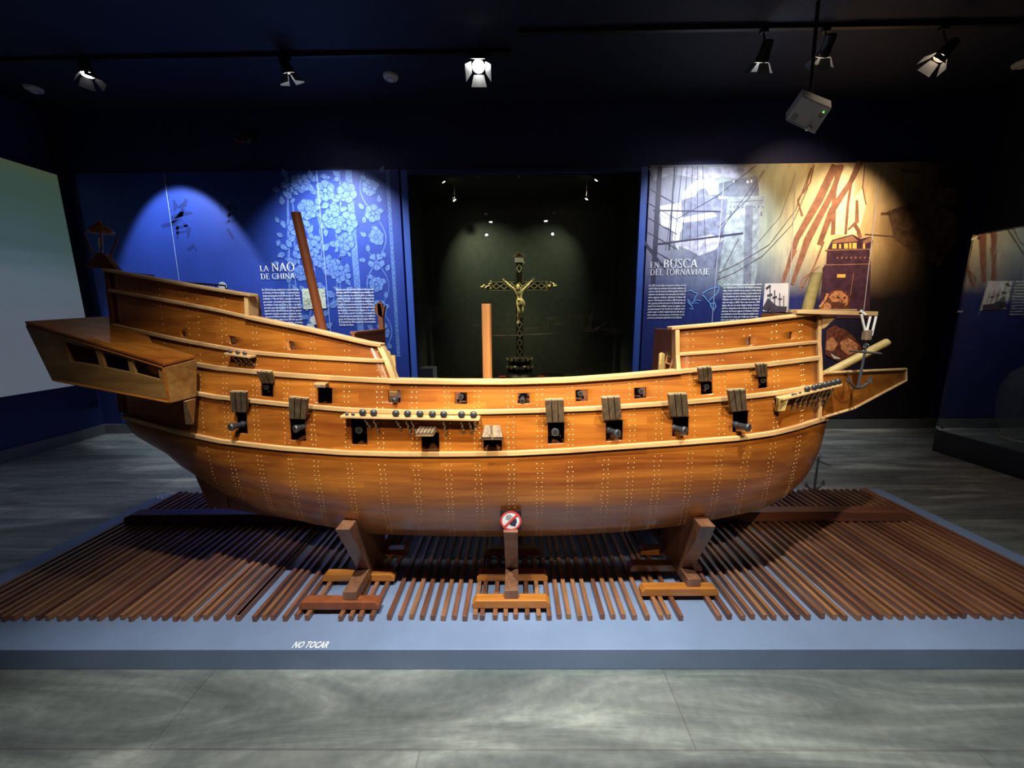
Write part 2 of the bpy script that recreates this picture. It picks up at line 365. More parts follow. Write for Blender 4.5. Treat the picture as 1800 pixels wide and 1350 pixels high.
for (px, py, rz) in ((300, 871, 0), (1514, 866, 0)):
    c = atz(px, py, PT + .001); m_ = MB()
    for k in range(3):
        r0, r1 = (.028 + .022*k, .040 + .022*k); n = 28
        V = []; Fc = []
        for j in range(n):
            t = 2*math.pi*j/n; V += [(c.x + math.cos(t)*r0 - .008*k, c.y + .62*math.sin(t)*r0, PT + .0015), (c.x + math.cos(t)*r1 - .008*k, c.y + .62*math.sin(t)*r1, PT + .0015)]
        for j in range(n if k != 1 else n - 8): Fc.append((2*j, 2*j+1, (2*j+3) % (2*n), (2*j+2) % (2*n)))
        m_.add(V, Fc)
    m_.build('emblem', M['sign_w'], pl)

# ------------------------------------------------------------------ cradle: long beam and three props
by = atz(905, 905, .19).y
tb = MB(); bx0 = at(215, 908, by).x; bx1 = at(1600, 908, by).x
prof = [(0, 0), (0, .045), (.02, .065)]
tb.prism([(bx0, by, ZS), (bx1, by, ZS), (bx1, by, ZS + .045), (bx1 - .05, by, ZS + .07), (bx0 + .05, by, ZS + .07), (bx0, by, ZS + .045)], (0, .085, 0))
tag(tb.build('timber_beam', M['beam'], None, .006), 'long dark red timber beam lying across the slats under the ship', 'beam')
# ------------------------------------------------------------------ the ship model (cut along its centre line, like a half model)
YC = 2.12; XA = -1.95; XC = 1.34; XB = 1.615
BT = [(-2.0, .27), (-1.7, .35), (-1.4, .43), (-1.0, .50), (-.5, .54), (0, .55), (.6, .55), (1.0, .53), (1.2, .50), (1.34, .45), (1.45, .365), (1.54, .25), (1.59, .14), (1.615, .01)]
FAC = [(0, 1.0), (1, .965), (2, .91), (3, .87), (4, .83), (5, .80)]
def Yl(X, L): return YC - smooth(BT, X) * lin(FAC, L)
POLY = {
 0: [(200, 728), (214, 731), (327, 761.5), (390, 775), (495, 787), (607, 795), (700, 797.5), (800, 797.5), (900, 796), (1000, 791), (1100, 784), (1200, 777), (1300, 769), (1360, 760), (1400, 750), (1446, 735)],
 1: [(190, 655), (342, 690), (380, 697), (500, 710), (608, 719.5), (720, 724), (850, 723.5), (950, 721), (1050, 717), (1120, 712), (1210, 706), (1300, 698), (1365, 690), (1446, 677)],
 2: [(165, 598), (342, 639), (380, 646), (440, 652), (500, 658.5), (600, 665), (680, 669), (800, 671), (900, 671), (1000, 668), (1100, 661), (1200, 652), (1260, 647), (1350, 640), (1446, 628)],
 3: [(150, 559), (214, 575), (320, 598), (415, 615), (455, 620.5), (535, 627), (662, 634)],
 4: [(140, 500), (166, 506), (277, 525), (378, 544), (448, 560), (556, 582), (663, 607)],
 5: [(120, 462), (137, 465), (227, 482), (327, 500), (438, 519)],
 13: [(1190, 623), (1202, 622), (1262, 618), (1342, 610), (1446, 600)],
 14: [(1180, 577), (1190, 576), (1250, 571), (1340, 562), (1400, 555), (1446, 549)],
}
cache = {}
def zsolve(poly, X, D):
    z = 1.0
    for _ in range(9):
        px, py = proj((X, D, z)); z = at(px, lin(poly, px), D).z
    return z
def zl(X, k):
    key = (round(X, 4), k)
    if key not in cache: cache[key] = zsolve(POLY[k], X, Yl(min(X, XC + .28 if k == 0 else XC), k % 10))
    return cache[key]
def Z(X, L):
    fore = X > 0
    i = int(math.floor(L)); i = max(0, min(4, i)); t = L - i
    ka, kb = i, i + 1
    if fore and ka >= 3: ka += 10
    if fore and kb >= 3: kb += 10
    kb = min(kb, 14) if fore else kb
    return zl(X, ka) * (1 - t) + zl(X, kb) * t if kb in POLY and ka in POLY else zl(X, ka)
def S(X, L, out=0.0):
    """point on the planking of the near side; L: 0 lower wale ... 2 waist rail ... 4/5 upper rails"""
    return Vector((X, Yl(X, L) - out, Z(X, L)))
def find(px, py):
    """(X, L) of the planking seen at a pixel"""
    D = 1.62; X = 0; L = 1
    for _ in range(14):
        p = at(px, py, D); X = p.x; lo, hi = 0.0, 5.0 if X < 0 else 4.0
        for _ in range(24):
            mid = (lo + hi) / 2
            if Z(X, mid) < p.z: lo = mid
            else: hi = mid
        L = lo; D = Yl(X, L)
    return X, L
BOT = [(200, 700), (214, 733), (232, 757), (280, 790), (330, 821), (350, 843), (395, 872), (430, 892), (480, 908), (560, 922), (640, 931), (720, 934), (850, 936), (1000, 933), (1100, 926), (1200, 915), (1300, 896), (1350, 881), (1390, 860), (1418, 833), (1432, 800), (1441, 770), (1446, 745)]
def zkeel(X):
    key = (round(X, 4), 'k')
    if key in cache: return cache[key]
    b = smooth(BT, X); z0 = zl(X, 0); D = YC - b * .45
    px, py = proj((X, D, .4))
    for _ in range(8):
        zt = at(px, lin(BOT, px), D).z; px, py = proj((X, D, zt))
    p = at(px, lin(BOT, px), D); m_ = (EYE.z - p.z) / D
    c_ = abs(EYE.z - m_ * YC - z0); bz = math.sqrt(max(c_ * c_ - (m_ * b) ** 2, (c_ * .8) ** 2 if c_ < .4 else .01))
    bz = max(bz, .015)
    if X > 1.5: bz = min(bz, cache_bz(1.5) * math.sqrt(max(0, 1 - ((X - 1.5) / .125) ** 2)) + .01)
    cache[key] = z0 - bz; return z0 - bz
def cache_bz(X): return zl(X, 0) - zkeel(X)
def low(X, th, out=0.0):
    b = smooth(BT, X); z0 = zl(X, 0); bz = z0 - zkeel(X)
    e = lin([(-2, 1.5), (-1.3, 1.1), (-.8, .82), (.9, .78), (1.3, .8), (1.6, 1.1)], X)
    cy, sz_ = math.cos(th), math.sin(th)
    n = Vector((0, -cy, -sz_ * .8)).normalized()
    return Vector((X, YC - b * max(cy, 0) ** e, z0 - bz * sz_)) + n * out
XP = find(437, 530)[0]; XQ4 = find(664, 612)[0]; XQ2 = find(689, 663)[0]; XF = find(1192, 640)[0]
print('XP', XP, 'XQ', XQ4, XQ2, 'XF', XF)
PORTS = {}   # name: px rect
LOWP = [(415, 725, 434, 762), (509, 737, 537, 775), (617, 733, 645, 782), (741, 760, 772, 796), (850, 769, 882, 795), (963, 743, 992, 780), (1065, 739, 1095, 775), (1182, 733, 1211, 767), (1288, 723, 1316, 759)]
UPP = [(458, 674, 480, 697), (558, 681, 584, 709), (682, 687, 704, 708), (799, 690, 821, 710), (910, 691, 931, 709), (1012, 685, 1033, 705), (1115, 681, 1136, 700), (1232, 671, 1253, 693), (1333, 662, 1350, 682)]
QP = [(319, 582, 326, 592), (404, 591, 415, 605), (511, 600, 521, 615), (1311, 593, 1320, 607), (1386, 584, 1393, 596)]
def rect(p):
    x0, y0, x1, y1 = p; a = find((x0+x1)/2, y1); b = find((x0+x1)/2, y0); l = find(x0, (y0+y1)/2); r_ = find(x1, (y0+y1)/2)
    return (l[0], r_[0], a[1], b[1])
LR = [rect(p) for p in LOWP]; UR = [rect(p) for p in UPP]; QR = [rect(p) for p in QP]
def patch(mb, X0, X1, L0, L1, holes, dx=.05, dl=.125):
    """X0, X1: numbers or functions of L"""
    hs = [h for h in holes if h[2] < L1 and h[3] > L0 and h[1] > (X0(L0) if callable(X0) else X0) and h[0] < (X1(L0) if callable(X1) else X1)]
    a = X0 if callable(X0) else (lambda L: X0); b = X1 if callable(X1) else (lambda L: X1)
    A, B = a(L0), b(L0)
    xs_ = [A + (B - A) * i / max(1, round((B - A) / dx)) for i in range(max(1, round((B - A) / dx)) + 1)]
    ls = [L0 + (L1 - L0) * i / max(1, round((L1 - L0) / dl)) for i in range(max(1, round((L1 - L0) / dl)) + 1)]
    for h in hs: xs_ += [h[0], h[1]]; ls += [v for v in (h[2], h[3]) if L0 < v < L1]
    def uniq(v, must):
        v = sorted(v); out = []
        for x in v:
            if out and x - out[-1] < .004:
                if x in must: out[-1] = x
                continue
            out.append(x)
        return out
    xs_ = uniq(xs_, {x for h in hs for x in h[:2]}); ls = uniq(ls, {x for h in hs for x in h[2:]})
    V = []; idx = {}
    for j, L in enumerate(ls):
        for i, X in enumerate(xs_):
            s_ = (X - A) / (B - A); XX = a(L) + (b(L) - a(L)) * s_
            if all(abs(X - v) > 1e-6 for h in hs for v in h[:2]) is False: pass
            V.append(S(XX, L))
    nx = len(xs_); Fc = []
    for j in range(len(ls) - 1):
        for i in range(nx - 1):
            cx, cl = (xs_[i] + xs_[i+1]) / 2, (ls[j] + ls[j+1]) / 2
            if any(h[0] < cx < h[1] and h[2] < cl < h[3] for h in hs): continue
            Fc.append((j*nx+i, j*nx+i+1, (j+1)*nx+i+1, (j+1)*nx+i))
    mb.add(V, Fc)
ship = thing('ship_model', 'large varnished wooden half model of an old sailing ship on props', 'ship model', (0, YC, .25))
holes = LR + UR + QR
hm = MB()
xq = lambda L: XQ2 + (XQ4 - XQ2) * (L - 2) / 2
patch(hm, XA, XC, 0, 1, holes); patch(hm, XA, XC, 1, 2, holes)
patch(hm, XA, xq, 2, 3, QR); patch(hm, XA, xq, 3, 4, QR)
patch(hm, XA, XP, 4, 5, QR); patch(hm, XF, XC, 2, 3, QR); patch(hm, XF, XC, 3, 4, QR)
hull = hm.build('hull_planking', M['hull'], ship, smooth_=True, solid=.014)
# lower hull
xl = [XA + (1.3 - XA) * i / 62 for i in range(63)] + [1.33, 1.36, 1.39, 1.42, 1.45, 1.48, 1.51, 1.54, 1.56, 1.58, 1.595, 1.605, 1.613]
NT = 20; lm = MB()
lm.add([low(X, math.pi/2 * j / NT) for X in xl for j in range(NT + 1)], [(i*(NT+1)+j, (i+1)*(NT+1)+j, (i+1)*(NT+1)+j+1, i*(NT+1)+j+1) for i in range(len(xl)-1) for j in range(NT)])
lm.build('lower_hull', M['hull'], ship, smooth_=True, solid=.012)
# cradle props
def pad(mb, x0, x1, y0, y1, z0, z1):
    c = .018
    mb.prism([(x0, y0, z0), (x1, y0, z0), (x1, y0, z1 - c), (x1 - c, y0, z1), (x0 + c, y0, z1), (x0, y0, z1 - c)], (0, y1 - y0, 0))
# name, front pad px range, second pad px range, arm px
CR = [('left', (524, 666), (566, 693), 612, (595, 640), 'left prop with a dark front pad'),
      ('middle', (830, 967), (838, 963), 899, (885, 911), 'middle prop behind the round sign'),
      ('right', (1128, 1264), (1108, 1235), 1221, (1200, 1240), 'right prop leaning inward')]
for nm, p1, p2, cx, ar, desc in CR:
    yb = 1052 if nm == 'middle' else (1058 if nm == 'left' else 1036)
    y1 = atz(900, {'left': 1072, 'middle': 1070, 'right': 1049}[nm], ZS).y
    y2 = atz(900, {'left': 1022, 'middle': 1022, 'right': 1006}[nm], ZS).y
    a = at(cx, 1045, y1); X = a.x
    t = thing('hull_prop', {'left': 'wooden prop under the stern half, dark front pad, left of the round sign', 'middle': 'wooden prop carrying the round no touching sign', 'right': 'wooden prop under the bow half, right of the round sign'}[nm], 'prop', (X, y1, ZS), 'props carrying the hull')
    ph = .042
    for (q, yy) in ((p1, y1), (p2, y2)):
        m_ = MB(); x0 = at(q[0], proj((X, yy, ZS + .02))[1], yy).x; x1 = at(q[1], proj((X, yy, ZS + .02))[1], yy).x
        pad(m_, x0, x1, yy, yy + .05, ZS, ZS + ph); o = m_.build('pad', M['mast_red'] if nm == 'left' and yy == y1 else M['pad'], t, .004)
    for yy in (2.02, 2.55):
        m_ = MB(); pad(m_, X - .16, X + .16, yy, yy + .05, ZS, ZS + ph); m_.build('pad', M['pad'], t, .004)
    MB().box((X - .033, y1 + .012, ZS + ph - .012), (X + .033, 2.62, ZS + ph + .045)).build('crossbeam', M['prop'], t, .003)
    z0 = ZS + ph + .045
    # curved arm: leans out towards the viewer as it rises
    ths = [math.asin(min(1, (zl(X, 0) - zt_) / (zl(X, 0) - zkeel(X)))) for zt_ in (.548, .47, .39, .33)]
    bak = [low(X, th, .003) for th in ths]
    bak = [(p.y, p.z) for p in bak]; bak[0] = (bak[0][0], .548)
    fro = [(bak[0][0] - .085, .548), (1.652, .46), (1.705, .37), (1.75, .29), (1.785, z0)]
    prof = fro[::-1] + bak + [(bak[3][0] + .07, .295), (bak[3][0] + .08, z0)]
    m_ = MB(); m_.prism([(X - .033, y, z) for y, z in prof], (.066, 0, 0)); m_.build('arm', M['prop'], t, .003)
    m_ = MB(); m_.prism([(X - .033, 2 * YC + .03 - y, z) for y, z in prof], (.066, 0, 0)); m_.build('arm', M['prop'], t, .003)
    zt = .548
    if nm == 'middle': MIDX = X; MIDZ = zt
# round prohibition sign on the middle prop
sz = .079; yS = 1.60; c = at(898, 915, yS)
sg = thing('prohibition_sign', 'round red bordered no touching sign with a crossed out hand', 'sign', (c.x, yS, c.z - sz/2))
MB().box((c.x - sz*.6, yS, c.z - sz*.6), (c.x + sz*.6, yS + .006, c.z + sz*.6)).build('backing_plate', M['black'], sg)
MB().box((c.x - .02, yS + .006, c.z - sz*.62), (c.x + .02, yS + .016, c.z - sz*.2)).build('bracket', M['black'], sg)
def disc(cx, cz, y, r0, r1, n=40):
    m_ = MB(); V = []; Fc = []
    for j in range(n):
        t = 2*math.pi*j/n; V += [(cx + math.cos(t)*r0, y, cz + math.sin(t)*r0), (cx + math.cos(t)*r1, y, cz + math.sin(t)*r1)]
    for j in range(n): Fc.append((2*j, 2*j+1, (2*j+3) % (2*n), (2*j+2) % (2*n)))
    return m_.add(V, Fc)
disc(c.x, c.z, yS - .001, .0001, sz*.56).build('disc', M['sign_w'], sg)
rg = disc(c.x, c.z, yS - .0022, sz*.50, sz*.60)
d = sz*.37; wd = .0035
rg.add([(c.x - d - wd, yS - .003, c.z - d + wd), (c.x - d + wd, yS - .003, c.z - d - wd), (c.x + d + wd, yS - .003, c.z + d - wd), (c.x + d - wd, yS - .003, c.z + d + wd)], [(0, 1, 2, 3)])
rg.build('red_ring', M['sign_r'], sg)
hd = MB(); Q = lambda pts: hd.add([(c.x + x*sz, yS - .0016, c.z + z*sz) for x, z in pts], [tuple(range(len(pts)))])
Q([(-.08, -.05), (.16, .22), (.32, .08), (.34, -.12), (.30, -.18), (.26, -.36), (.02, -.32), (-.08, -.2)])
for (x0, z0, x1, z1) in ((-.10, .02, -.30, .16), (-.04, .08, -.28, .30), (.02, .13, -.22, .36), (.10, .2, -.10, .38)):
    dx, dz = x1 - x0, z1 - z0; L = math.hypot(dx, dz); nx, nz = -dz/L*.02, dx/L*.02
    Q([(x0+nx, z0+nz), (x1+nx, z1+nz), (x1-nx, z1-nz), (x0-nx, z0-nz)])
hd.build('hand_symbol', M['sign_k'], sg)

# bow deck over the lower hull ahead of the forecastle, flat back board closing the cut
fd = MB(); xx = [x for x in xl if x >= 1.3]
fd.add([q for x in xx for q in ((x, Yl(x, 0), zl(x, 0)), (x, YC, zl(x, 0)))], [(2*i, 2*i+2, 2*i+3, 2*i+1) for i in range(len(xx)-1)])
fd.build('bow_deck', M['hull'], ship, solid=.01)
bb = MB(); V = []
def ztopb(X):
    Xn = max(min(X * 1.66 / YC, XC), XA); L = 5 if Xn < XP - .02 else 4 if Xn < -.62 or Xn > XF + .03 else 2
    if XBQ < X < XBF: L = 2
    return 1.5 - (1.5 - Z(Xn, L) + .03) * YC / Yl(Xn, L)
XBQ = -.715; XBF = .755
for X in xl: V += [(X, YC + .004, zkeel(X)), (X, YC + .004, zl(X, 0) if X > XC else ztopb(X))]
bb.add(V, [(2*i, 2*i+2, 2*i+3, 2*i+1) for i in range(len(xl)-1)]); bb.build('back_board', M['hull_dark'], ship, solid=.012)
# decks
def deck(name, X0, X1, L, dz=0, up=None):
    n = 30; V = []
    for i in range(n + 1):
        X = X0 + (X1 - X0) * i / n; z = Z(X, L) + dz; V += [(X, Yl(X, L) + .016, z), (X, YC, z)]
    return MB().add(V, [(2*i, 2*i+2, 2*i+3, 2*i+1) for i in range(n)]).build(name, M['brown'], ship, solid=.012)
deck('gun_deck', XA + .01, XC - .01, .0, .02); deck('upper_deck', XA + .01, XC - .01, 1.06)
deck('quarter_deck', XA + .01, XBQ, 2.9); deck('forecastle_deck', XF + .08, XC - .01, 2.95)
# ceiling boards behind the ports are the decks themselves; bulkheads:
XBQ = -.715
zb = .05
MB().box((XBQ - .012, Yl(XBQ, 4) + .03, Z(XBQ, 1.1)), (XBQ, YC, 1.427)).build('bulkhead', M['brown'], ship)
MB().box((XBQ - .02, Yl(XBQ, 4) + .03, 1.427), (XBQ + .006, YC, 1.438)).build('bulkhead_rail', M['brown'], ship, .002)
XBF = .755; zt = at(1150, 577, YC).z
MB().box((XBF, Yl(XBF, 4) + .03, Z(XBF, 1.1)), (XBF + .012, YC, zt)).build('bulkhead', M['brown'], ship)
nb = MB(); nb.add([(XC - .001, Yl(XC, L) + .01, Z(XC, L)) for L in (0, 1, 2, 3, 4)] + [(XC - .001, YC, Z(XC, L)) for L in (0, 1, 2, 3, 4)], [(i, i+1, i+6, i+5) for i in range(4)])
nb.build('bow_bulkhead', M['hull'], ship, solid=.012)
nb = MB(); nb.add([(XA, Yl(XA, L) + .01, Z(XA, L)) for L in (0, 1, 2, 3, 4, 5)] + [(XA, YC, Z(XA, L)) for L in (0, 1, 2, 3, 4, 5)], [(i, i+1, i+7, i+6) for i in range(5)])
nb.build('transom', M['brown'], ship, solid=.012)
pb = MB().box((XP - .01, Yl(XP, 4) + .015, Z(XP, 4)), (XP, Yl(XP, 4) + .09, Z(XP, 5) - .005)); pb.build('poop_bulkhead', M['brown'], ship)
# post with carved head at the far end of the quarterdeck rail
pt = at(671, 579, YC - .02); p2 = at(670, 533, YC - .02)
m_ = MB().box((pt.x - .013, YC - .03, pt.z - .05), (pt.x + .013, YC - .004, p2.z))
m_.prism([(pt.x - .03, YC - .03, p2.z - .05), (pt.x + .012, YC - .03, p2.z - .08), (pt.x + .03, YC - .03, p2.z - .01), (pt.x + .012, YC - .03, p2.z - .03), (pt.x + .004, YC - .03, p2.z + .012), (pt.x - .026, YC - .03, p2.z - .01)], (0, .026, 0))
m_.build('knee_post', M['brown'], ship, .002)

def sweep(name, X0, X1, L, h, out, mat=None, inn=.002, dz=0.0, n=None, parent=None, fore=True, bev=.003):
    n = n or max(4, int((X1 - X0) / .06)); mb = MB(); V = []
    for i in range(n + 1):
        X = X0 + (X1 - X0) * i / n
        y = YC - smooth(BT, X) * lin(FAC, L); z = Z(X, L) + dz
        # outward normal in plan
        e = .01; dy = (Yl(X + e, L) - Yl(X - e, L)) / (2*e); nv = Vector((dy, -1, 0)).normalized() if n > 1 else Vector((0, -1, 0))
        P = Vector((X, y, z)); V += [P - nv*inn + Vector((0, 0, -h/2)), P + nv*out + Vector((0, 0, -h/2)), P + nv*out + Vector((0, 0, h/2)), P - nv*inn + Vector((0, 0, h/2))]
    Fc = [(0, 1, 2, 3), (4*n+3, 4*n+2, 4*n+1, 4*n)]
    for i in range(n):
        for k in range(4): Fc.append((4*i+k, 4*i+(k+1) % 4, 4*i+4+(k+1) % 4, 4*i+4+k))
    return mb.add(V, Fc).build(name, mat or M['trim'], parent or ship, bev)
XG = find(341, 690)[0]
zls = sweep('wale', XA, 1.609, 0, .021, .013, n=90)
sweep('wale', XG, XC, 1, .020, .013)
sweep('wale', XG, XQ2 + .0, 2, .022, .013); sweep('wale', XF, XC, 2, .020, .013)
sweep('cap_rail', XQ2 - .01, XF + .01, 2, .020, .020, inn=.03)
sweep('wale', XA, (XQ2 + XQ4)/2, 3, .018, .012); sweep('wale', XF, XC, 3, .015, .010)
sweep('wale', XA, XP, 4, .016, .012); sweep('cap_rail', XP - .01, XQ4 + .02, 4, .016, .020, inn=.035)
sweep('cap_rail', XA - .01, XP + .02, 5, .014, .020, inn=.035); sweep('cap_rail', XF - .03, XC + .02, 4, .014, .018, inn=.035)
# posts at the breaks
def post(name, pts, w, out=.014, inn=.03, mat=None):
    """stem along the planking through (X, L) pairs, w wide"""
    mb = MB(); V = []
    for X, L in pts:
        p = S(X, L); V += [p + Vector((-w/2, -out, 0)), p + Vector((w/2, -out, 0)), p + Vector((w/2, inn, 0)), p + Vector((-w/2, inn, 0))]
    n = len(pts) - 1; Fc = [(0, 1, 2, 3), (4*n+3, 4*n+2, 4*n+1, 4*n)]
    for i in range(n):
        for k in range(4): Fc.append((4*i+k, 4*i+(k+1) % 4, 4*i+4+(k+1) % 4, 4*i+4+k))
    return mb.add(V, Fc).build(name, mat or M['trimz'], ship, .002)
post('break_post', [(XQ2 + .012, 2.05), ((XQ2+XQ4)/2 + .012, 3), (XQ4 + .012, 3.93)], .024)
post('break_post', [(XP - .004, 4.05), (XP - .004, 4.93)], .018, .012, .06)
post('break_post', [(XF - .004, 2.03), (XF - .004, 3), (XF - .004, 3.93)], .018)
post('stem_post', [(XC, 0.05), (XC, 1), (XC, 2), (XC, 3), (XC, 3.95)], .016, .016)
post('stern_post', [(XA, .1), (XA, 1), (XA, 2), (XA, 3), (XA, 4), (XA, 4.95)], .02, .012, mat=M['brown'])

# nail heads along the frames
COL = [(288, 3.9), (299, 2.9), (334, 3.9), (350, 2.9), (357, 1.5), (379, 3.9), (393, 2.9), (400, 2.9), (421, 3.9)]
cols = [(p, None) for p in (288, 334, 355, 393, 400, 445, 452, 498, 505.5, 545.5, 552, 605, 613, 663, 672, 724, 732, 782, 790, 834, 843, 893, 902, 944, 953, 999, 1007, 1062, 1072, 1107, 1116, 1154, 1164, 1213, 1222, 1265, 1274, 1312, 1322, 1361, 1368, 1408, 1412)]
nails = MB(); nail_r = .0024
def nail(p, n):
    n = n.normalized(); u = n.orthogonal().normalized(); w_ = n.cross(u); V = []
    for k in range(6):
        t = math.pi*k/3; V.append(p + (u*math.cos(t) + w_*math.sin(t))*nail_r)
    V.append(p + n*.0016); nails.add(V, [(k, (k+1) % 6, 6) for k in range(6)])
def inport(X, L): return any(h[0] - .008 < X < h[1] + .008 and h[2] - .03 < L < h[3] + .03 for h in holes)
for p, _ in cols:
    X = find(p, 712 if 340 < p else 600)[0]; top = 2.0
    if X < XQ2 - .02: top = 4.0
    if X < XP: top = 5.0
    if X > XF + .01: top = 4.0
    L = .12
    while L < top - .1:
        dz_ = Z(X, min(L + .1, top)) - Z(X, L); step = .022 / max(dz_ / .1, .02)
        jx = random.uniform(-.003, .003)
        if abs(L - round(L)) > .07 and not inport(X, L) and (X > XG or L > 2.6): nail(S(X + jx, L, .0005), Vector((0, -1, .05)))
        if L > 2.2 and p % 2 == 0 and random.random() < .25: pass
        L += step * (1.0 if L < 2 else 1.25)
    if X > -1.45:
        b = smooth(BT, X); bz = zl(X, 0) - zkeel(X); th = .09
        while th < lin([(-1.5, .5), (-1, .95), (0, 1.02), (1.2, .9)], X):
            jx = random.uniform(-.004, .004)
            q0_ = low(X, .09); q = low(X, th); q = low(min(X * (1 + .8 * (q.y / q0_.y - 1)), 1.5) + jx, th); nail(q + Vector((0, -.0005, 0)), Vector((0, -math.cos(th), -math.sin(th) * .8))); th += .023 / max(math.hypot(b*math.sin(th), bz*math.cos(th)), .2)
o = nails.build('nail_heads', M['brass'], ship); o['kind'] = 'stuff'; o['label'] = 'small brass nail heads in double rows'

# keel, rudder, waterway holes
kb = MB(); V = []; ks = [x for x in xl if -1.36 < x < 1.35]
for X in ks: z = min(zkeel(X) + .012, .30 + max(0, (-X - 1.0)) * .0 + 9); V += [(X, YC - .02, z - .05), (X, YC - .02, z), (X, YC + .02, z), (X, YC + .02, z - .05)]
n = len(ks) - 1; Fc = [(0, 1, 2, 3), (4*n+3, 4*n+2, 4*n+1, 4*n)]
for i in range(n):
    for k in range(4): Fc.append((4*i+k, 4*i+(k+1) % 4, 4*i+4+(k+1) % 4, 4*i+4+k))
kb.add(V, Fc).build('keel', M['hull_dark'], ship)
rp = [(334, 815), (343, 838), (367, 892), (400, 894), (396, 866), (384, 848), (372, 830)]
MB().prism([at(x, y, YC - .03) for x, y in rp], (0, .04, 0)).build('rudder', M['hull_dark'], ship, .004)
rp = [(396, 858), (400, 894), (470, 906), (520, 915), (470, 890), (430, 868)]
MB().prism([at(x, y, YC - .015) for x, y in rp], (0, .03, 0)).build('deadwood', M['hull_dark'], ship)
for (x, y) in ((888, 815), (950, 811), (1001, 811), (934, 776)):
    pass

# stern gallery
gd0 = 1.545; gd1 = 1.67
def G(px, py, D): return at(px, py, D)
A_ = G(48, 572, gd1); B_ = G(287, 646, gd0); C_ = G(297, 707, gd0); D_ = G(95, 668, gd1 - .01)
Bi = G(341, 632, 1.685); Ci = G(341, 696, 1.685); Ai = Vector((XA - .12, YC - .02, A_.z + .035)); Di = Vector((XA + .0, YC - .02, D_.z + .01))
Ah = G(135, 570, 1.88)
ga = thing('x', 'x', 'x'); bpy.data.objects.remove(ga)
face = MB()
# outer face with a window band: quad param (s along, t down)
def fq(s, t): return (A_ * (1-s) + B_ * s) * (1-t) + (D_ * (1-s) + C_ * s) * t
wins = []
def inv(px, py):
    best = None
    for i in range(101):
        for j in range(61):
            q = proj(fq(i/100, j/60)); d = (q[0]-px)**2 + (q[1]-py)**2
            if best is None or d < best[0]: best = (d, i/100, j/60)
    return best[1:]
w3 = [((107, 600), (167, 615), (174, 643), (124, 635)), ((176, 618), (223, 631), (229, 655), (184, 645)), ((230, 633), (278, 647), (282, 668), (236, 656))]
# rows: above, window row, below, split by the window quads
gq = [[inv(*c_) for c_ in w_] for w_ in w3]
def P2(st): return fq(*st)
V = []; Fc = []
top = [(0, 0)] + [p for g in gq for p in ((g[0][0], 0), (g[1][0], 0))] + [(1, 0)]
tp = [gq[0][0]] + [p for g in gq for p in (g[0], g[1])] + [gq[2][1]]
def quad(*pts):
    n = len(V); V.extend(P2(p) for p in pts); Fc.append(tuple(range(n, n + len(pts))))
seqt = [p for g in gq for p in (g[0], g[1])]; seqb = [p for g in gq for p in (g[3], g[2])]
for i in range(5): quad((seqt[i][0], 0), (seqt[i+1][0], 0), seqt[i+1], seqt[i]); quad(seqb[i], seqb[i+1], (seqb[i+1][0], 1), (seqb[i][0], 1))
quad((0, 0), (seqt[0][0], 0), seqt[0], seqb[0], (seqb[0][0], 1), (0, 1))
quad((seqt[5][0], 0), (1, 0), (1, 1), (seqb[5][0], 1), seqb[5], seqt[5])
face.add(V, Fc).build('gallery_side', M['gal'], ship, solid=.012, merge=True)
m_ = MB()
for i in (1, 3):
    MB().prism([P2(seqt[i]) + Vector((0, .001, 0)), P2(seqt[i+1]) + Vector((0, .001, 0)), P2(seqb[i+1]) + Vector((0, .001, 0)), P2(seqb[i]) + Vector((0, .001, 0))], (0, .012, 0)).build('window_pillar', M['gal'], ship)
m_ = MB().add([B_, Bi, Ci, C_], [(0, 1, 2, 3)]); m_.build('gallery_end', M['gal'], ship, solid=.012)
dn = Vector((0, 0, .006)); ov = Vector((0, -.006, 0))
rf = MB(); rf.prism([A_ + ov + dn, B_ + ov + dn + Vector((.008, 0, 0)), Bi + dn + Vector((.008, 0, 0)), Ah + Vector((0, .02, .004)), Ai], (0, 0, .012)); rf.build('gallery_roof', M['hull'], ship, .002)
m_ = MB().add([D_, C_, Ci, Di], [(0, 1, 2, 3)]); m_.build('gallery_floor', M['hull'], ship, solid=.01)
m_ = MB().add([A_, D_, Di, Ai], [(0, 1, 2, 3)]); m_.build('gallery_stern_board', M['gal'], ship, solid=.012)
e_ = MB()
for a, b in ((B_, C_), (C_, Ci), (B_, Bi), (A_, B_), (D_, C_)): e_.tube([a, b], .006, 4)
e_.build('gallery_edging', M['hull'], ship)
# bracket and small hatch under the gallery end
b0 = at(334, 700, 1.66); b1 = at(328, 746, 1.70)
MB().prism([at(340, 700, 1.68), at(336, 746, 1.70), at(326, 746, 1.70), at(322, 706, 1.60)], (.012, 0, 0)).build('gallery_bracket', M['trimz'], ship)

# beakhead
t0 = at(1447, 656, Yl(XC, 1)); t1 = at(1592, 649, YC - .05); b1 = at(1592, 669, YC - .05); b0 = at(1449, 733, Yl(XC, 0) + .01); bm_ = at(1500, 718, 1.80)
bs = MB(); ni = 8
for k in range(2):
    pass
topc = [t0.lerp(t1, i/ni) for i in range(ni+1)]; botc = [b0.lerp(bm_, i/3) for i in range(3)] + [bm_.lerp(b1, i/5) for i in range(6)]
V = topc + botc; bs.add(V, [(i, i+1, ni+2+i, ni+1+i) for i in range(ni)]); bs.build('beakhead_side', M['hull'], ship, solid=.012)
far = [Vector((p.x, YC + (YC - p.y) * .0 + .02, p.z)) for p in topc]
bd = MB().add([p + Vector((0, .012, -.06 + .05*i/ni)) for i, p in enumerate(topc)] + [p + Vector((0, 0, -.06 + .05*i/ni)) for i, p in enumerate(far)], [(i, i+1, ni+2+i, ni+1+i) for i in range(ni)])
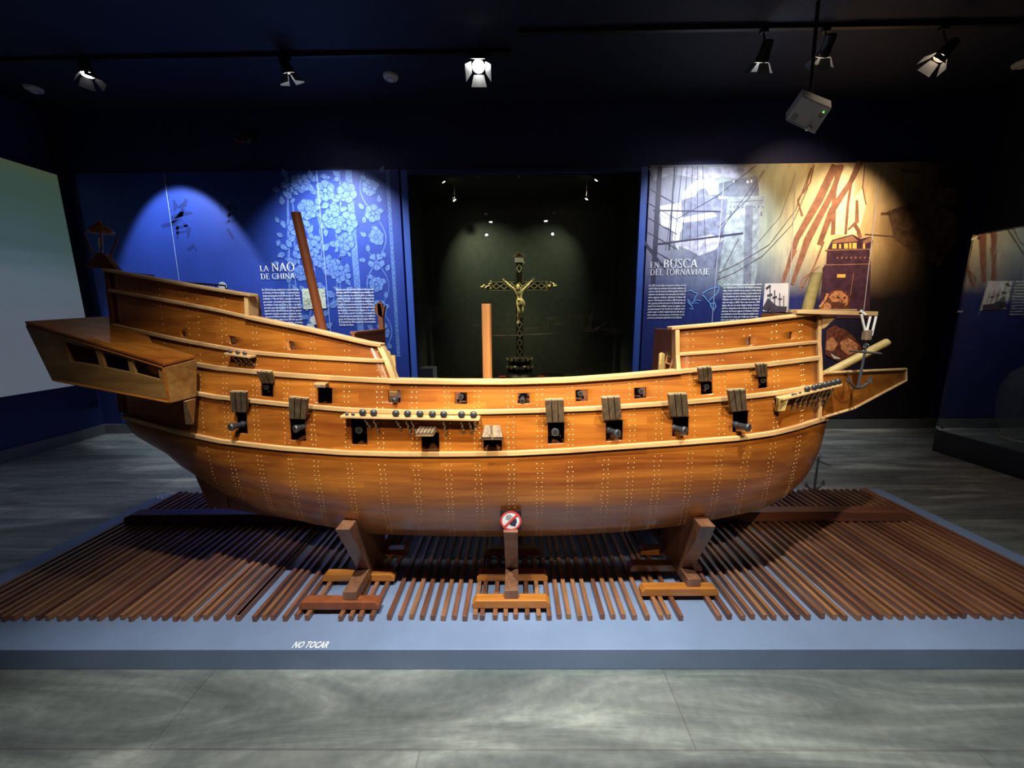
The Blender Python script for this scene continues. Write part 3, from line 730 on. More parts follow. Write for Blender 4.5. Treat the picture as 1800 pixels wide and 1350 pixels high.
bd.build('beakhead_deck', M['brown'], ship, solid=.01)
e_ = MB(); e_.tube(topc, .008, 6); e_.build('beakhead_rail', M['trim'], ship)
e_ = MB(); e_.tube(botc + [t1], .007, 6); e_.build('beakhead_edging', M['trim'], ship)
# bowsprit, masts, cathead rails
a = at(1440, 664, 2.0); b = at(1562, 600, 1.93)
MB().tube([a - (b - a)*.15, b - (b-a)*.02, b], [.022, .019, .015], 16).build('bowsprit', M['yellow'], ship, smooth_=True)
def mast(px0, py0, px1, py1, D, w, mat, down):
    a = at(px0, py0, D); b = at(px1, py1, D); d = (b - a); q = a - d * ((a.z - down) / d.z)
    r_ = w / F * D / 2
    return MB().tube([q, a, b], [r_*1.05, r_, r_], 18).build('mast', mat, ship, smooth_=True, bevel=0)
mast(857, 660, 855, 534, 2.06, 17, M['mast'], 1.05); mast(567, 580, 520, 374, 2.06, 15, M['mast_red'], 1.15); mast(1417, 552, 1436, 480, 2.06, 17, M['yellow'], 1.2)
a = at(1402, 548, 1.68); b = at(1544, 551, 1.72); c0 = at(1386, 545, 1.9)
m_ = MB(); up = Vector((0, 0, .008))
m_.prism([a - up, a + up, Vector((b.x, b.y, b.z)) + up*1.0, Vector((b.x, b.y, b.z)) - up*1.3], (0, .03, 0)); m_.build('cathead', M['trim'], ship, .002)
a = at(1386, 547, 2.0); b = at(1500, 552, 2.0)
MB().box((a.x, 1.98, a.z - .008), (b.x, 2.01, a.z + .008)).build('cathead', M['trim'], ship, .002)
a = at(1447, 556, 1.72); MB().prism([(a.x, 1.72, a.z), (a.x + .062, 1.72, a.z), (a.x + .05, 1.72, a.z - .012), (a.x + .015, 1.72, a.z - .05), (a.x, 1.72, a.z - .055)], (0, .05, 0)).build('cathead_chock', M['trimz'], ship)
# small railing and lantern at the poop
a = at(328, 497, YC); b = at(396, 502, YC); m_ = MB(); m_.tube([a, b], .005, 6)
for i in range(5): q = a.lerp(b, i/4); m_.tube([q, q - Vector((0, 0, .06))], .003, 6)
m_.build('poop_railing', M['brown'], ship)
ln = MB(); c = at(176, 452, YC - .06); s_ = .003
ln.prism([at(148, 469, 1.95), at(205, 474, 1.95), at(196, 464, 1.95), at(184, 447, 1.95), at(168, 447, 1.95)], (0, .03, 0))
ln.build('taffrail_crest', M['brown'], ship, .002)
lt = at(175, 392, 2.0); lb = at(179, 448, 2.0); m_ = MB()
for dx, dy in ((-1, -1), (1, -1), (1, 1), (-1, 1)): m_.tube([lb + Vector((dx*.022, dy*.022, 0)), lt + Vector((dx*.042, dy*.042, -.05))], .004, 6)
m_.lathe([(.05, -.05), (.052, -.04), (.03, -.015), (.008, 0), (.004, .02)], lt, n=8); m_.lathe([(.02, -.02), (.035, -.01), (.03, .005)], lb, n=8)
m_.build('stern_lantern', M['brown'], ship)
ln = MB().lathe([(.006, 0), (.006, .05), (.002, .07)], lb + Vector((0, 0, .012)), n=8).build('lantern_candle', M['white'], ship)

# round topped boards and ladder at the breaks
def board(px0, px1, pyt, D):
    a = at(px0, pyt + 8, D); b = at(px1, pyt + 8, D); r_ = (b.x - a.x)/2; zb_ = Z(a.x, 1.06) if True else 0
    pts = [(a.x, D, zb_), (b.x, D, zb_)] + [((a.x+b.x)/2 + r_*math.cos(t), D, a.z + r_*math.sin(t)) for t in [math.pi*i/8 for i in range(9)]]
    MB().prism(pts, (0, .012, 0)).build('round_topped_board', M['yellow'], ship)
board(672, 686, 615, 1.95); board(1159, 1169, 617, 1.95)
a = at(686, 625, 1.95); b = at(694, 626, 1.95); MB().box((a.x, 1.952, Z(a.x, 1.06)), (b.x, 1.965, a.z)).build('ladder_cheek', M['yellow'], ship)
ld = MB(); a = at(1172, 655, 1.85); b = at(1186, 622, 1.85)
for dy in (0, .07): ld.tube([a + Vector((0, dy, -.05)), b + Vector((0, dy, 0))], .006, 4)
for i in range(4): q = (a - Vector((0, 0, .05))).lerp(b, (i + .5)/4); ld.tube([q, q + Vector((0, .07, 0))], .005, 4)
ld.build('ladder', M['mast'], ship)

# port lids: hinged at the top of each lower port
def lid(pq, D0, D1, parent=ship, mat='lid', name='port_lid', th=.012, planks=3):
    """pq: px corners top-left, top-right, bottom-right, bottom-left; D0 depth of top edge, D1 of bottom edge"""
    tl, tr, br, bl = [at(x, y, d) for (x, y), d in zip(pq, (D0, D0, D1, D1))]
    nrm = (tr - tl).cross(bl - tl).normalized()
    if nrm.y < 0: nrm = -nrm
    m_ = MB(); g = .02
    for i in range(planks):
        s0, s1 = i/planks + (g if i else 0), (i+1)/planks - (g if i < planks-1 else 0)
        m_.prism([tl.lerp(tr, s0), tl.lerp(tr, s1), bl.lerp(br, s1), bl.lerp(br, s0)], nrm * th)
    l = m_.build(name, M[mat], parent, .0015)
    k = MB(); 
    for s_ in (.05, .95):
        for v in (.2, .8): pass
    m2 = MB(); m2.prism([tl.lerp(bl, .02) + nrm*th, tr.lerp(br, .02) + nrm*th, br.lerp(tr, .02) + nrm*th, bl.lerp(tl, .02) + nrm*th], nrm*.006)
    m2.build('lid_lining', M['trimz'], l)
    return l
def hullD(px, py):
    X, L = find(px, py); return Yl(X, L)
for q in [((403, 689), (432, 690), (433, 725), (407, 725)), ((507, 699), (540, 702), (537, 737), (508, 736)), ((958, 704), (991, 703), (992, 742), (961, 743)),
          ((1058, 700), (1090, 698), (1093, 736), (1061, 739)), ((1175, 694), (1208, 693), (1211, 731), (1179, 733)), ((1280, 687), (1311, 685), (1314, 722), (1286, 724))]:
    D = hullD((q[2][0]+q[3][0])/2, q[2][1] + 2); lid(q, D - .058, D - .020)
for q in [((1228, 648), (1251, 646), (1253, 669), (1230, 671)), ((1330, 641), (1349, 640), (1350, 661), (1333, 663))]:
    D = hullD((q[2][0]+q[3][0])/2, q[2][1] + 2); lid(q, D - .045, D - .018)
D = hullD(755, 758); lid([((738), 748) , (768, 748), (761, 760), (730, 760)], D - .002, D - .075, planks=5)
D = hullD(866, 750); lid([(852, 747), (879, 747), (884, 768), (847, 768)], D - .004, D - .07, planks=2)
D = hullD(464, 674); lid([(450, 653), (475, 655), (481, 674), (459, 674)], D - .045, D - .015, mat='lid')
D = hullD(571, 681); lid([(556, 679), (578, 679), (572, 682), (552, 681)], D - .002, D - .055, planks=1)
# hook on the half open lid
D = hullD(866, 750) - .075; m_ = MB().tube([at(863, 748, D), at(864, 762, D), at(860, 766, D)], .0018, 6); m_.build('lid_hook', M['silver'], ship)

# channels with deadeyes and chain plates
def channel(L0px, n_, wd, dead, chains, foot, br=None, dz=0):
    (xa, ya), (xb, yb) = L0px; D0 = hullD(xa, ya); a = at(xa, ya, D0); Db = hullD(min(xb, 1438), yb); b = at(xb, yb, Db) if xb < 1440 else at(xb, yb, 1.70)
    m_ = MB(); n = 8; V = []
    for i in range(n+1):
        p = a.lerp(b, i/n); y = Yl(min(p.x, XC), 1 if yb > 650 else 3) if xb < 1440 else a.y + (b.y - a.y)*i/n
        V += [(p.x, y + .0, p.z - .005), (p.x, y - wd, p.z - .005), (p.x, y - wd, p.z + .005), (p.x, y, p.z + .005)]
    Fc = [(0, 1, 2, 3), (4*n+3, 4*n+2, 4*n+1, 4*n)]
    for i in range(n):
        for k in range(4): Fc.append((4*i+k, 4*i+(k+1) % 4, 4*i+4+(k+1) % 4, 4*i+4+k))
    ch = m_.add(V, Fc).build('channel', M['trim'], ship, .002)
    for px, r_ in dead:
        p = a.lerp(b, (px - xa)/(xb - xa)); y = (Yl(min(p.x, XC), 1 if yb > 650 else 3) if xb < 1440 else p.y) - wd + .008
        dm = MB(); c_ = Vector((p.x, y, p.z + .004 + r_)); dm.ball(c_, r_, 16, 10, (1, .62, 1))
        de = dm.build('deadeye', M['ironl'] if r_ < .01 else M['iron'], ch, smooth_=True)
        if r_ > .01:
            hm_ = MB()
            for hx, hz in ((-.35, .25), (.35, .25), (0, -.3)): hm_.lathe([(.0016, 0), (.0016, .0012)], c_ + Vector((hx*r_, -.62*r_*.93, hz*r_)), (0, -1, 0), 8)
            hm_.build('lanyard_holes', M['dark'] if int(px) % 2 else M['silver'], de)
    for px, py1 in chains:
        p = a.lerp(b, (px - xa)/(xb - xa)); y = (Yl(min(p.x, XC), 1 if yb > 650 else 3) if xb < 1440 else p.y)
        q = at(px + foot, py1, y - .012); pts = []; N_ = 14
        p0 = Vector((p.x, y - wd + .008, p.z - .005))
        for i in range(N_+1):
            t = i/N_; r0 = p0.lerp(q, t); pts.append(r0 + Vector((math.sin(t*20)*.0022, math.cos(t*20)*.0022, 0)))
        MB().tube(pts, [.0035 + .0012*math.sin(i*2.1) for i in range(N_+1)], 6).build('chain_plate', M['ropeb'], ch)
    return ch, a, b
big = .0155
ch, a, b = channel(((608, 727), (845, 732)), 0, .060, [(619, .0075), (630, .0075)] + [(v, big) for v in (647, 666, 704, 724, 745, 766, 785, 815, 835)],
        [(649, 755), (664, 764), (703, 757), (720, 766), (729, 764), (783, 766), (813, 762), (827, 763)], 3)
p = at(834, 735, b.y); m_ = MB(); yb_ = Yl(p.x, 1)
m_.prism([(p.x, yb_ - .055, p.z - .002), (p.x, yb_, p.z - .002), (p.x, yb_ + .005, p.z - .065), (p.x, yb_ - .012, p.z - .055), (p.x, yb_ - .022, p.z - .03)], (.01, 0, 0)); m_.build('channel_bracket', M['trimz'], ch)
ch, a, b = channel(((408, 620), (452, 626)), 0, .055, [(418, .0095), (431, .0095), (443, .0095)], [(420, 645), (429, 645), (438, 644), (446, 646)], 4)
m_ = MB()
ch, a, b = channel(((1361, 698), (1463, 673)), 0, .055, [(1379, .006), (1384, .005), (1391, .006)] + [(v, .0135) for v in (1403, 1415, 1425, 1434, 1441, 1449, 1457)],
        [(1390, 725), (1400, 724), (1408, 725), (1418, 722), (1426, 722), (1434, 722), (1442, 720), (1450, 716)], -2)
p = at(1370, 700, a.y - .045); m_ = MB()
m_.prism([p + Vector((0, 0, 0)), p + Vector((.042, 0, .0)), p + Vector((.035, 0, -.025)), p + Vector((.03, 0, -.055)), p + Vector((.01, .02, -.062)), p + Vector((.002, 0, -.03))], (0, .02, 0)); m_.build('channel_bracket', M['yellow'], ch, .002)

# ------------------------------------------------------------------ cannons (free standing on the decks)
def make_cannon(L, r_):
    """muzzle at the origin pointing to -Y"""
    root = thing('cannon', 'x', 'cannon', (0, 0, 0), 'cannons at the gunports')
    m_ = MB().lathe([(r_*.5, .012), (r_*.5, 0), (r_*1.0, -.001), (r_*1.05, .008), (r_*.78, .016), (r_*.74, .045), (r_*.9, .048), (r_*.9, .056), (r_*.82, .06), (r_*.95, L*.6), (r_*1.12, L*.62), (r_*1.12, L*.66), (r_*1.05, L*.68), (r_*1.2, L*.97), (r_*1.3, L), (r_*.3, L*1.02), (r_*.3, L*1.05), (r_*.05, L*1.07)], (0, 0, 0), (0, 1, 0), 20)
    m_.build('barrel', M['iron'], root, smooth_=True)
    MB().lathe([(r_*.56, -.0035), (r_*.55, .010)], (0, 0, 0), (0, 1, 0), 16).build('bore', M['dark'], root)
    MB().lathe([(r_*.56, 0), (r_*.57, -.003), (r_*.95, -.003), (r_*1.04, .001)], (0, 0, 0), (0, 1, 0), 20).build('muzzle_ring', M['ironl'], root)
    h = r_*2.2
    c_ = MB(); c_.prism([(-r_*1.5, L*.38, -h), (-r_*1.5, L*.38, -r_*.2), (-r_*1.5, L*.7, -r_*.2), (-r_*1.5, L*.75, -r_*1.0), (-r_*1.5, L*1.0, -r_*1.2), (-r_*1.5, L*1.0, -h)], (r_*.5, 0, 0))
    c_.prism([(r_*1.0, L*.38, -h), (r_*1.0, L*.38, -r_*.2), (r_*1.0, L*.7, -r_*.2), (r_*1.0, L*.75, -r_*1.0), (r_*1.0, L*1.0, -r_*1.2), (r_*1.0, L*1.0, -h)], (r_*.5, 0, 0))
    c_.box((-r_*1.5, L*.4, -h - .001), (r_*1.5, L*.98, -h + .006)); c_.build('carriage', M['brown'], root)
    for sx in (-1, 1):
        for yy in (.47, .9): MB().lathe([(r_*.65, -.004), (r_*.65, .004)], (sx*r_*1.75, L*yy, -h - .002), (1, 0, 0), 12).build('wheel', M['brown'], root)
    return root
def dup(root):
    r_ = root.copy(); C.objects.link(r_)
    for ch_ in list(root.children):
        c_ = ch_.copy(); C.objects.link(c_); c_.parent = r_
        for g in ch_.children: d_ = g.copy(); C.objects.link(d_); d_.parent = c_
    return r_
bigc = make_cannon(.17, .0165); smallc = make_cannon(.11, .0115)
ub = us = False
LC = [(405, 751, 418, 742, .05, 'lower row, nearest the stern, pointing left'), (519, 754, 533, 751, .035, 'second from the stern in the lower row, under a raised lid'), (631, 756, 631, 756, .0, 'in the lidless port at the stern end of the deadeye board'),
      (976, 760, 976, 760, .015, 'lower row, first to the right of the half open lid'), (1086, 762, 1075, 757, .03, 'lower row, third lid from the bow'), (1204, 757, 1187, 752, .04, 'lower row, second lid from the bow'), (1316, 752, 1296, 745, .055, 'lower row, nearest the bow, sticking far out to the right')]
UC = [(468, 681, 468, 681, 0, 'upper row, nearest the stern'), (692, 704, 700, 697, .025, 'upper row, just right of the stern break of the rail'), (810, 698, 811, 697, 0, 'upper row, above the right end of the deadeye board'), (918, 705, 919, 697, .015, 'upper row, pointing downwards beneath the crucifix'),
      (1020, 692, 1022, 693, 0, 'upper row, first to the right of the crucifix'), (1127, 688, 1125, 689, 0, 'upper row, last open port before the forecastle'), (1242, 680, 1242, 680, 0, 'upper row, under the larger of two forecastle lids'), (1341, 669, 1341, 669, 0, 'upper row, nearest the bow, under the smallest lid')]
for lst, proto, dep in ((LC, bigc, .17), (UC, smallc, .11)):
    for i, (mx, my, bx_, by_, outd, desc) in enumerate(lst):
        o = proto if i == 0 else dup(proto)
        Dh = hullD(bx_, by_); m0 = at(mx, my, Dh - outd + .006)
        yaw = R({0: 0}.get(0)); ang = 0
        if outd: ang = math.atan2((mx - bx_) / F * Dh, max(outd, .02)) * .75
        tilt = 0
        if (mx, my) in ((918, 705), (692, 704)): tilt = R(14)
        o.location = m0; o.rotation_euler = (tilt, 0, ang)
        o['label'] = 'dark iron cannon, ' + desc; o['category'] = 'cannon'
        o['group'] = 'cannons at the gunports'

# ------------------------------------------------------------------ anchors
def anchor(name, label, P, h, spread, rot, tilt=0, stock=True, mat='brown'):
    r_ = thing(name, label, 'anchor', P, 'anchors at the bow'); P = Vector(P)
    sh = MB().tube([P, P + Vector((0, 0, h))], [h*.035, h*.025], 8); sh.build('shank', M['ironl'], r_)
    ar = MB(); pts = []
    for i in range(13):
        t = -1 + 2*i/12; pts.append(P + Vector((t*spread, 0, abs(t)**2 * spread*.45)))
    ar.tube(pts, [h*.02 + h*.018*(1-abs(-1+2*i/12)) for i in range(13)], 8)
    ar.build('arms', M['ironl'], r_)
    for s in (-1, 1):
        q = P + Vector((s*spread*.93, 0, spread*.42)); MB().prism([q + Vector((0, -h*.07, -h*.03)), q + Vector((0, h*.07, -h*.03)), q + Vector((s*h*.02, 0, h*.13))], (s*h*.02, 0, 0)).build('fluke', M['ironl'], r_)
    q = P + Vector((0, 0, h*.9)); MB().tube([q - Vector((spread*.2, h*.38, 0)), q, q + Vector((spread*.2, h*.38, 0))], [h*.02, h*.032, h*.02], 8).build('stock', M['ironl'], r_)
    V_ = []; n = 14; rr = h*.055
    MB().tube([q + Vector((0, math.cos(2*math.pi*i/n)*rr, h*.1 + rr + math.sin(2*math.pi*i/n)*rr)) for i in range(n+1)], h*.01, 6, False).build('ring', M['ironl'], r_)
    r_.rotation_euler = (0, tilt, rot); return r_
yA = 1.665
ah = at(1508, 682, yA); at_ = at(1521, 612, yA)
anchor('anchor', 'anchor hanging from the tackle at the bow beside the bowsprit', (ah.x, yA, ah.z), (at_.z - ah.z), .075, R(20), R(4))
q = atz(1428, 861, PT); 
anchor('anchor', 'thin standing anchor behind the bow, on the far edge of the platform', (q.x, PY1 - .03, PT + .012), .27, .085, R(15), R(0))
# tackle: white rope loops and block
tk = thing('rope_tackle', 'white rope tackle with wooden block hanging under the rail end at the bow', 'tackle', at(1525, 552, 1.70))
yT = 1.70; m_ = MB()
for a, b in (((1514, 553), (1522, 588)), ((1530, 556), (1522, 588)), ((1540, 556), (1532, 590))): m_.tube([at(*a, yT), at(*b, yT)], .0045, 8)
m_.tube([at(1514, 553, yT + .02) + Vector((0, -.02, .0)), at(1514, 546, yT) , at(1514, 552, yT + .045)], .005, 8)
m_.build('rope', M['rope'], tk)
a = at(1525, 580, yT); b = at(1525, 598, yT)
MB().box((a.x - .014, yT - .012, b.z), (a.x + .014, yT + .012, a.z)).build('block', M['lid'], tk, .003)
MB().tube([at(1524, 598, yT), at(1523, 605, yT), at(1521, 611, yA)], .003, 8).build('hook', M['ironl'], tk)
# ------------------------------------------------------------------ printed wall panels
PY = WY - .022
def W(px, py, off=0.0): return at(px, py, PY - off)
def flat(mb, pts, off):                    # polygon of pixels laid on the panel face
    q = [W(x, y) for x, y in pts]; return mb.add([(p.x, PY - off, p.z) for p in q], [tuple(range(len(q)))])
def fpoly(mb, pts, off): return mb.add([(x, PY - off, z) for x, z in pts], [tuple(range(len(pts)))])
def strip(mb, pts, wd, off, world=False):
    q = pts if world else [(W(x, y).x, W(x, y).z) for x, y in pts]
    ws = wd if isinstance(wd, (list, tuple)) else [wd] * len(q); V = []
    for i, (x, z) in enumerate(q):
        a = q[max(i-1, 0)]; b = q[min(i+1, len(q)-1)]; dx, dz = b[0]-a[0], b[1]-a[1]; L = math.hypot(dx, dz) or 1
        V += [(x - dz/L*ws[i]/2, PY - off, z + dx/L*ws[i]/2), (x + dz/L*ws[i]/2, PY - off, z - dx/L*ws[i]/2)]
    return mb.add(V, [(2*i, 2*i+2, 2*i+3, 2*i+1) for i in range(len(q)-1)])
def printed(name, col, var=.1, rough=.5, scale=6): return plain(name, col, rough, var=var, scale=scale)
zb = .14
# serif capitals drawn as strokes: boxes, slanted strokes and rings in a unit-high cell
def ringpoly(cx, cz, rx, rz, tx, tz, a0, a1, n=22):
    V = []; 
    for i in range(n+1):
        t = R(a0 + (a1-a0)*i/n); V += [(cx + rx*math.cos(t), cz + rz*math.sin(t)), (cx + (rx-tx)*math.cos(t), cz + (rz-tz)*math.sin(t))]
    return [[V[2*i], V[2*i+2], V[2*i+3], V[2*i+1]] for i in range(n)]
def bar(x0, z0, x1, z1, w): return [[(x0-w/2, z0), (x0+w/2, z0), (x1+w/2, z1), (x1-w/2, z1)]]
def hb(x0, x1, z, h=.05): return [[(x0, z-h/2), (x1, z-h/2), (x1, z+h/2), (x0, z+h/2)]]
T_, t_ = .16, .085
def GLY(c):
    sf = lambda x, z, w=.16: hb(x-w, x+w, z, .045)
    top, bot = .977, .023
    if c == 'L': return bar(.16, 0, .16, 1, T_) + sf(.16, top) + hb(0, .56, bot) + bar(.55, 0, .58, .22, .05), .62
    if c == 'A': return bar(.06, 0, .36, 1, t_) + bar(.68, 0, .37, 1, T_) + hb(.18, .56, .36) + sf(.06, bot, .1) + sf(.68, bot, .13), .80
    if c == 'N': return bar(.14, 0, .14, 1, t_) + bar(.70, 0, .14, 1, T_) + bar(.70, 0, .70, 1, t_) + sf(.14, bot, .12) + sf(.10, top, .1) + sf(.70, top, .12), .86
    if c == 'O': return ringpoly(.42, .5, .42, .52, .13, .05, 0, 360, 36), .90
    if c == 'D': return bar(.16, 0, .16, 1, T_) + ringpoly(.30, .5, .46, .5, .13, .05, -90, 90) + hb(.0, .32, bot, .05) + hb(0, .32, top, .05), .84
    if c == 'E': return bar(.16, 0, .16, 1, T_) + hb(0, .56, bot) + hb(0, .54, top) + hb(.16, .42, .52) + bar(.55, 0, .57, .2, .05) + bar(.54, .82, .52, 1, .05) + bar(.42, .43, .42, .61, .04), .64
    if c == 'C': return ringpoly(.42, .5, .42, .52, .13, .05, 48, 312, 30) + bar(.70, .74, .70, 1.0, .05) + bar(.72, .02, .70, .20, .03), .80
    if c == 'H': return bar(.16, 0, .16, 1, T_) + bar(.70, 0, .70, 1, T_) + hb(.16, .70, .52) + sf(.16, top) + sf(.16, bot) + sf(.70, top) + sf(.70, bot), .90
    if c == 'I': return bar(.16, 0, .16, 1, T_) + sf(.16, top) + sf(.16, bot), .36
    if c == 'B': return bar(.16, 0, .16, 1, T_) + ringpoly(.28, .75, .28, .25, .12, .05, -90, 90) + ringpoly(.28, .26, .34, .27, .13, .05, -90, 90) + hb(0, .3, bot) + hb(0, .3, top) + hb(.16, .3, .52), .68
    if c == 'R': return bar(.16, 0, .16, 1, T_) + ringpoly(.28, .74, .30, .26, .12, .05, -90, 90) + hb(0, .3, top) + hb(.16, .3, .5) + bar(.68, 0, .34, .5, T_) + sf(.16, bot) + sf(.70, bot, .1), .78
    if c == 'U': return bar(.14, .3, .14, 1, T_) + bar(.68, .3, .68, 1, t_) + ringpoly(.41, .32, .335, .34, .11, .06, 180, 360) + sf(.14, top) + sf(.68, top, .12), .84
    if c == 'S': return ringpoly(.27, .74, .24, .27, .10, .06, 40, 200, 14) + bar(.50, .26, .09, .70, .15) + ringpoly(.27, .26, .27, .28, .11, .06, -140, 20, 14) + bar(.46, .80, .46, 1, .04) + bar(.03, 0, .03, .22, .04), .58
    if c == 'T': return bar(.32, 0, .32, 1, T_) + hb(0, .64, top) + bar(.02, .78, .02, 1, .045) + bar(.62, .78, .62, 1, .045) + sf(.32, bot), .68
    if c == 'V': return bar(.36, 0, .08, 1, T_) + bar(.38, 0, .66, 1, t_) + sf(.08, top, .12) + sf(.66, top, .1), .76
    if c == 'J': return bar(.26, .1, .26, 1, T_) + ringpoly(.12, .08, .2, .2, .1, .05, 250, 360, 8) + sf(.26, top), .44
    return [], .34
def title(mb, s, px, py, hpx, endpx, off=.008):
    """s on a base line starting at pixel (px,py), capitals hpx high, ending at endpx"""
    a = W(px, py); b = W(endpx, py); h = W(px, py - hpx).z - a.z; tot = 0; seq = []
    for ch in s: g, w_ = GLY(ch); seq.append((g, tot)); tot += w_ + (.02 if w_ else 0)
    k = (b.x - a.x) / tot
    for g, x0 in seq:
        for q in g: fpoly(mb, [(a.x + (x0 + x)*k, a.z + z*h) for x, z in q], off)
def para(name, lines, tl, tr, pitch, parent, shear=0, last=None, start=0):
    """justified block; tl, tr: pixel corners of the first line's base"""
    me_v = MB(); a = W(*tl); b = W(*tr); wd = b.x - a.x; ph = a.z - W(tl[0], tl[1] + pitch).z
    for i, s in enumerate(lines):
        if not s: continue
        me = text_mesh(s, ph*.92, shear=shear, bold=ph*.02)
        xs_ = [v.co.x for v in me.vertices]; w0 = max(xs_) - min(xs_); k = wd / w0
        if i == len(lines) - 1 and last: k = wd*last / w0
        x0 = min(xs_); me_v.add([(a.x + (v.co.x - x0)*k, PY - .008, a.z - ph*i + v.co.y) for v in me.vertices], [tuple(p.vertices) for p in me.polygons])
        bpy.data.meshes.remove(me)
    return me_v.build(name, M['sign_w'], parent)
# --- left panel
lx0 = W(168, 500).x; lx1 = rx0 - fw - .03; lzt = W(500, 300).z
lp = thing('wall_panel', 'dark blue printed panel with white flowering vines and the title about the China ship', 'panel', (lx0, WY, zb), 'printed wall panels')
blue_p = printed('blue_print', (.022, .055, .34), .16, .5, 1.5); vine = printed('vine_print', (.12, .22, .56), .3, .5, 20); vine2 = printed('leaf_print', (.125, .23, .56), .45, .5, 40); glyph = printed('ink_print', (.012, .03, .19), .2)
MB().box((lx0, PY, zb), (lx1, WY, lzt)).build('board', blue_p, lp, .002)
jm = printed('joint_print', (.30, .42, .75), .1)
for a, b in (((289, 304), (322, 535)), ((557, 300), (583, 600)), ((448, 560), (444, 520))):
    m_ = strip(MB(), [a, b], .008, .0075); m_.build('panel_joint', jm, lp)
fl = MB(); lf = MB(); rnd = random.Random(3)
LC_ = [0]; ol = MB(); vn = MB()
def leaf(mb, x, z, a, L, w=.42, off=.0012, petal=False):
    LC_[0] += 1; off = .0014 + LC_[0]*7e-6; e = 1.7 if petal else .8
    def shape(k, x0):
        pts = [(x0 + t*L*k, math.sin(math.pi*t**e)*w*L*k/2) for t in [i/7 for i in range(8)]]
        pts += [(x0 + t*L*k, -math.sin(math.pi*t**e)*w*L*k/2) for t in [i/7 for i in range(6, 0, -1)]]
        return [(x + u*math.cos(a) - v*math.sin(a), z + u*math.sin(a) + v*math.cos(a)) for u, v in pts]
    fpoly(ol, shape(1.22, -.1*L), off); fpoly(mb, shape(1, 0), off + 3e-6)
    c_, s_ = math.cos(a), math.sin(a); w2 = .03*L
    fpoly(vn, [(x + u*c_ - v*s_, z + u*s_ + v*c_) for u, v in ((.1*L, -w2), (.8*L, 0), (.1*L, w2))], off + 5e-6)
def flower(x, z, r_, off=.0016):
    n = 5 + rnd.randrange(3); a0 = rnd.random()*6
    for k in range(n): leaf(lf, x + r_*.15*math.cos(a0 + k*6.283/n), z + r_*.15*math.sin(a0 + k*6.283/n), a0 + k*6.283/n, r_*.95, .9, petal=True)
    fpoly(fl, [(x + r_*.22*math.cos(t*.785), z + r_*.22*math.sin(t*.785)) for t in range(8)], .0016 + LC_[0]*7e-6)
# border: two plain bands and the looping vine between them
bx = W(661, 450).x; amp = .135
for xx, w_ in ((W(624, 450).x, .075), (W(690, 450).x, .045)):
    strip(fl, [(xx, 1.0), (xx, lzt - .004)], w_, .001, True)
    for k in range(40):
        z = 1.02 + k*.058
        if z < lzt - .05: leaf(lf, xx, z, R(90), .05, .8, .0016)
per = .56; pts = []
z = 1.05
while z < lzt - .02: pts.append((bx + amp*math.sin((z - 1.05)/per*math.pi), z)); z += .02
strip(fl, pts, .013, .001, True)
pts2 = [(2*bx - x, z) for x, z in pts]; strip(fl, [p for p in pts2 if p[1] < 2.35], .008, .0011, True)
k = 0
while 1.05 + k*per < lzt - .1:
    zc = 1.05 + k*per; flower(bx, zc, .095)
    sgn = 1 if k % 2 == 0 else -1
    flower(bx + sgn*.02, zc + per*.52, .085)
    for (dx, dz, a) in ((-.09*sgn, .12, 1.2), (-.1*sgn, .3, 2.2), (.04*sgn, .2, .6), (.05*sgn, .38, 2.6), (-.12*sgn, .45, .9), (.11*sgn, .05, 1.8), (-.13*sgn, .02, 2.7)):
        leaf(lf, bx + dx, zc + dz, a + rnd.random()*.5, .085, .6, .0014)
    k += 1
# the flowering tree, main stems and a scatter of leaves and flowers
for st in ([(570, 600), (572, 560), (592, 510), (598, 450), (590, 400), (600, 350), (596, 300)], [(612, 560), (600, 510), (597, 450), (606, 420)], [(540, 580), (555, 480), (545, 420), (530, 370)], [(562, 470), (566, 420), (556, 370), (560, 320)], [(510, 330), (520, 420), (515, 470), (530, 540)]):
    s2 = []
    for i in range(len(st)-1):
        for j in range(5): t = j/5; s2.append((st[i][0]*(1-t)+st[i+1][0]*t + math.sin((i*5+j)*.9)*1.5, st[i][1]*(1-t)+st[i+1][1]*t))
    strip(fl, s2 + [st[-1]], .016, .001)
    for j, (x, y) in enumerate(s2):
        if j % 2: p = W(x, y); leaf(lf, p.x, p.z, (R(150) if j % 4 == 1 else R(30)) + rnd.uniform(-.5, .5), rnd.uniform(.10, .15), .55, .0014 + .0001*(j % 5))
strip(fl, [(505, 303), (510, 560)], .028, .001)
for (x, y, r_) in ((530, 322, .10), (572, 335, .11), (610, 338, .11), (540, 368, .11), (520, 400, .09), (583, 385, .11), (612, 390, .11), (608, 425, .10), (545, 436, .11), (530, 480, .09), (580, 470, .10), (560, 510, .09), (604, 480, .09)):
    p = W(x, y); flower(p.x, p.z, r_)
for k in range(130):
    x = rnd.uniform(488, 616); y = rnd.uniform(305, 560); p = W(x, y)
    if 605 > 0: leaf(lf, p.x, p.z, rnd.uniform(0, 6.28), rnd.uniform(.06, .11), .6, .0013 + .00001*k)
ol.build('printed_outlines', printed('outline_print', (.03, .07, .36), .1), lp); vn.build('printed_veins', printed('vein_print', (.06, .12, .42), .1), lp); fl.build('printed_stems', vine, lp); lf.build('printed_leaves', vine2, lp)
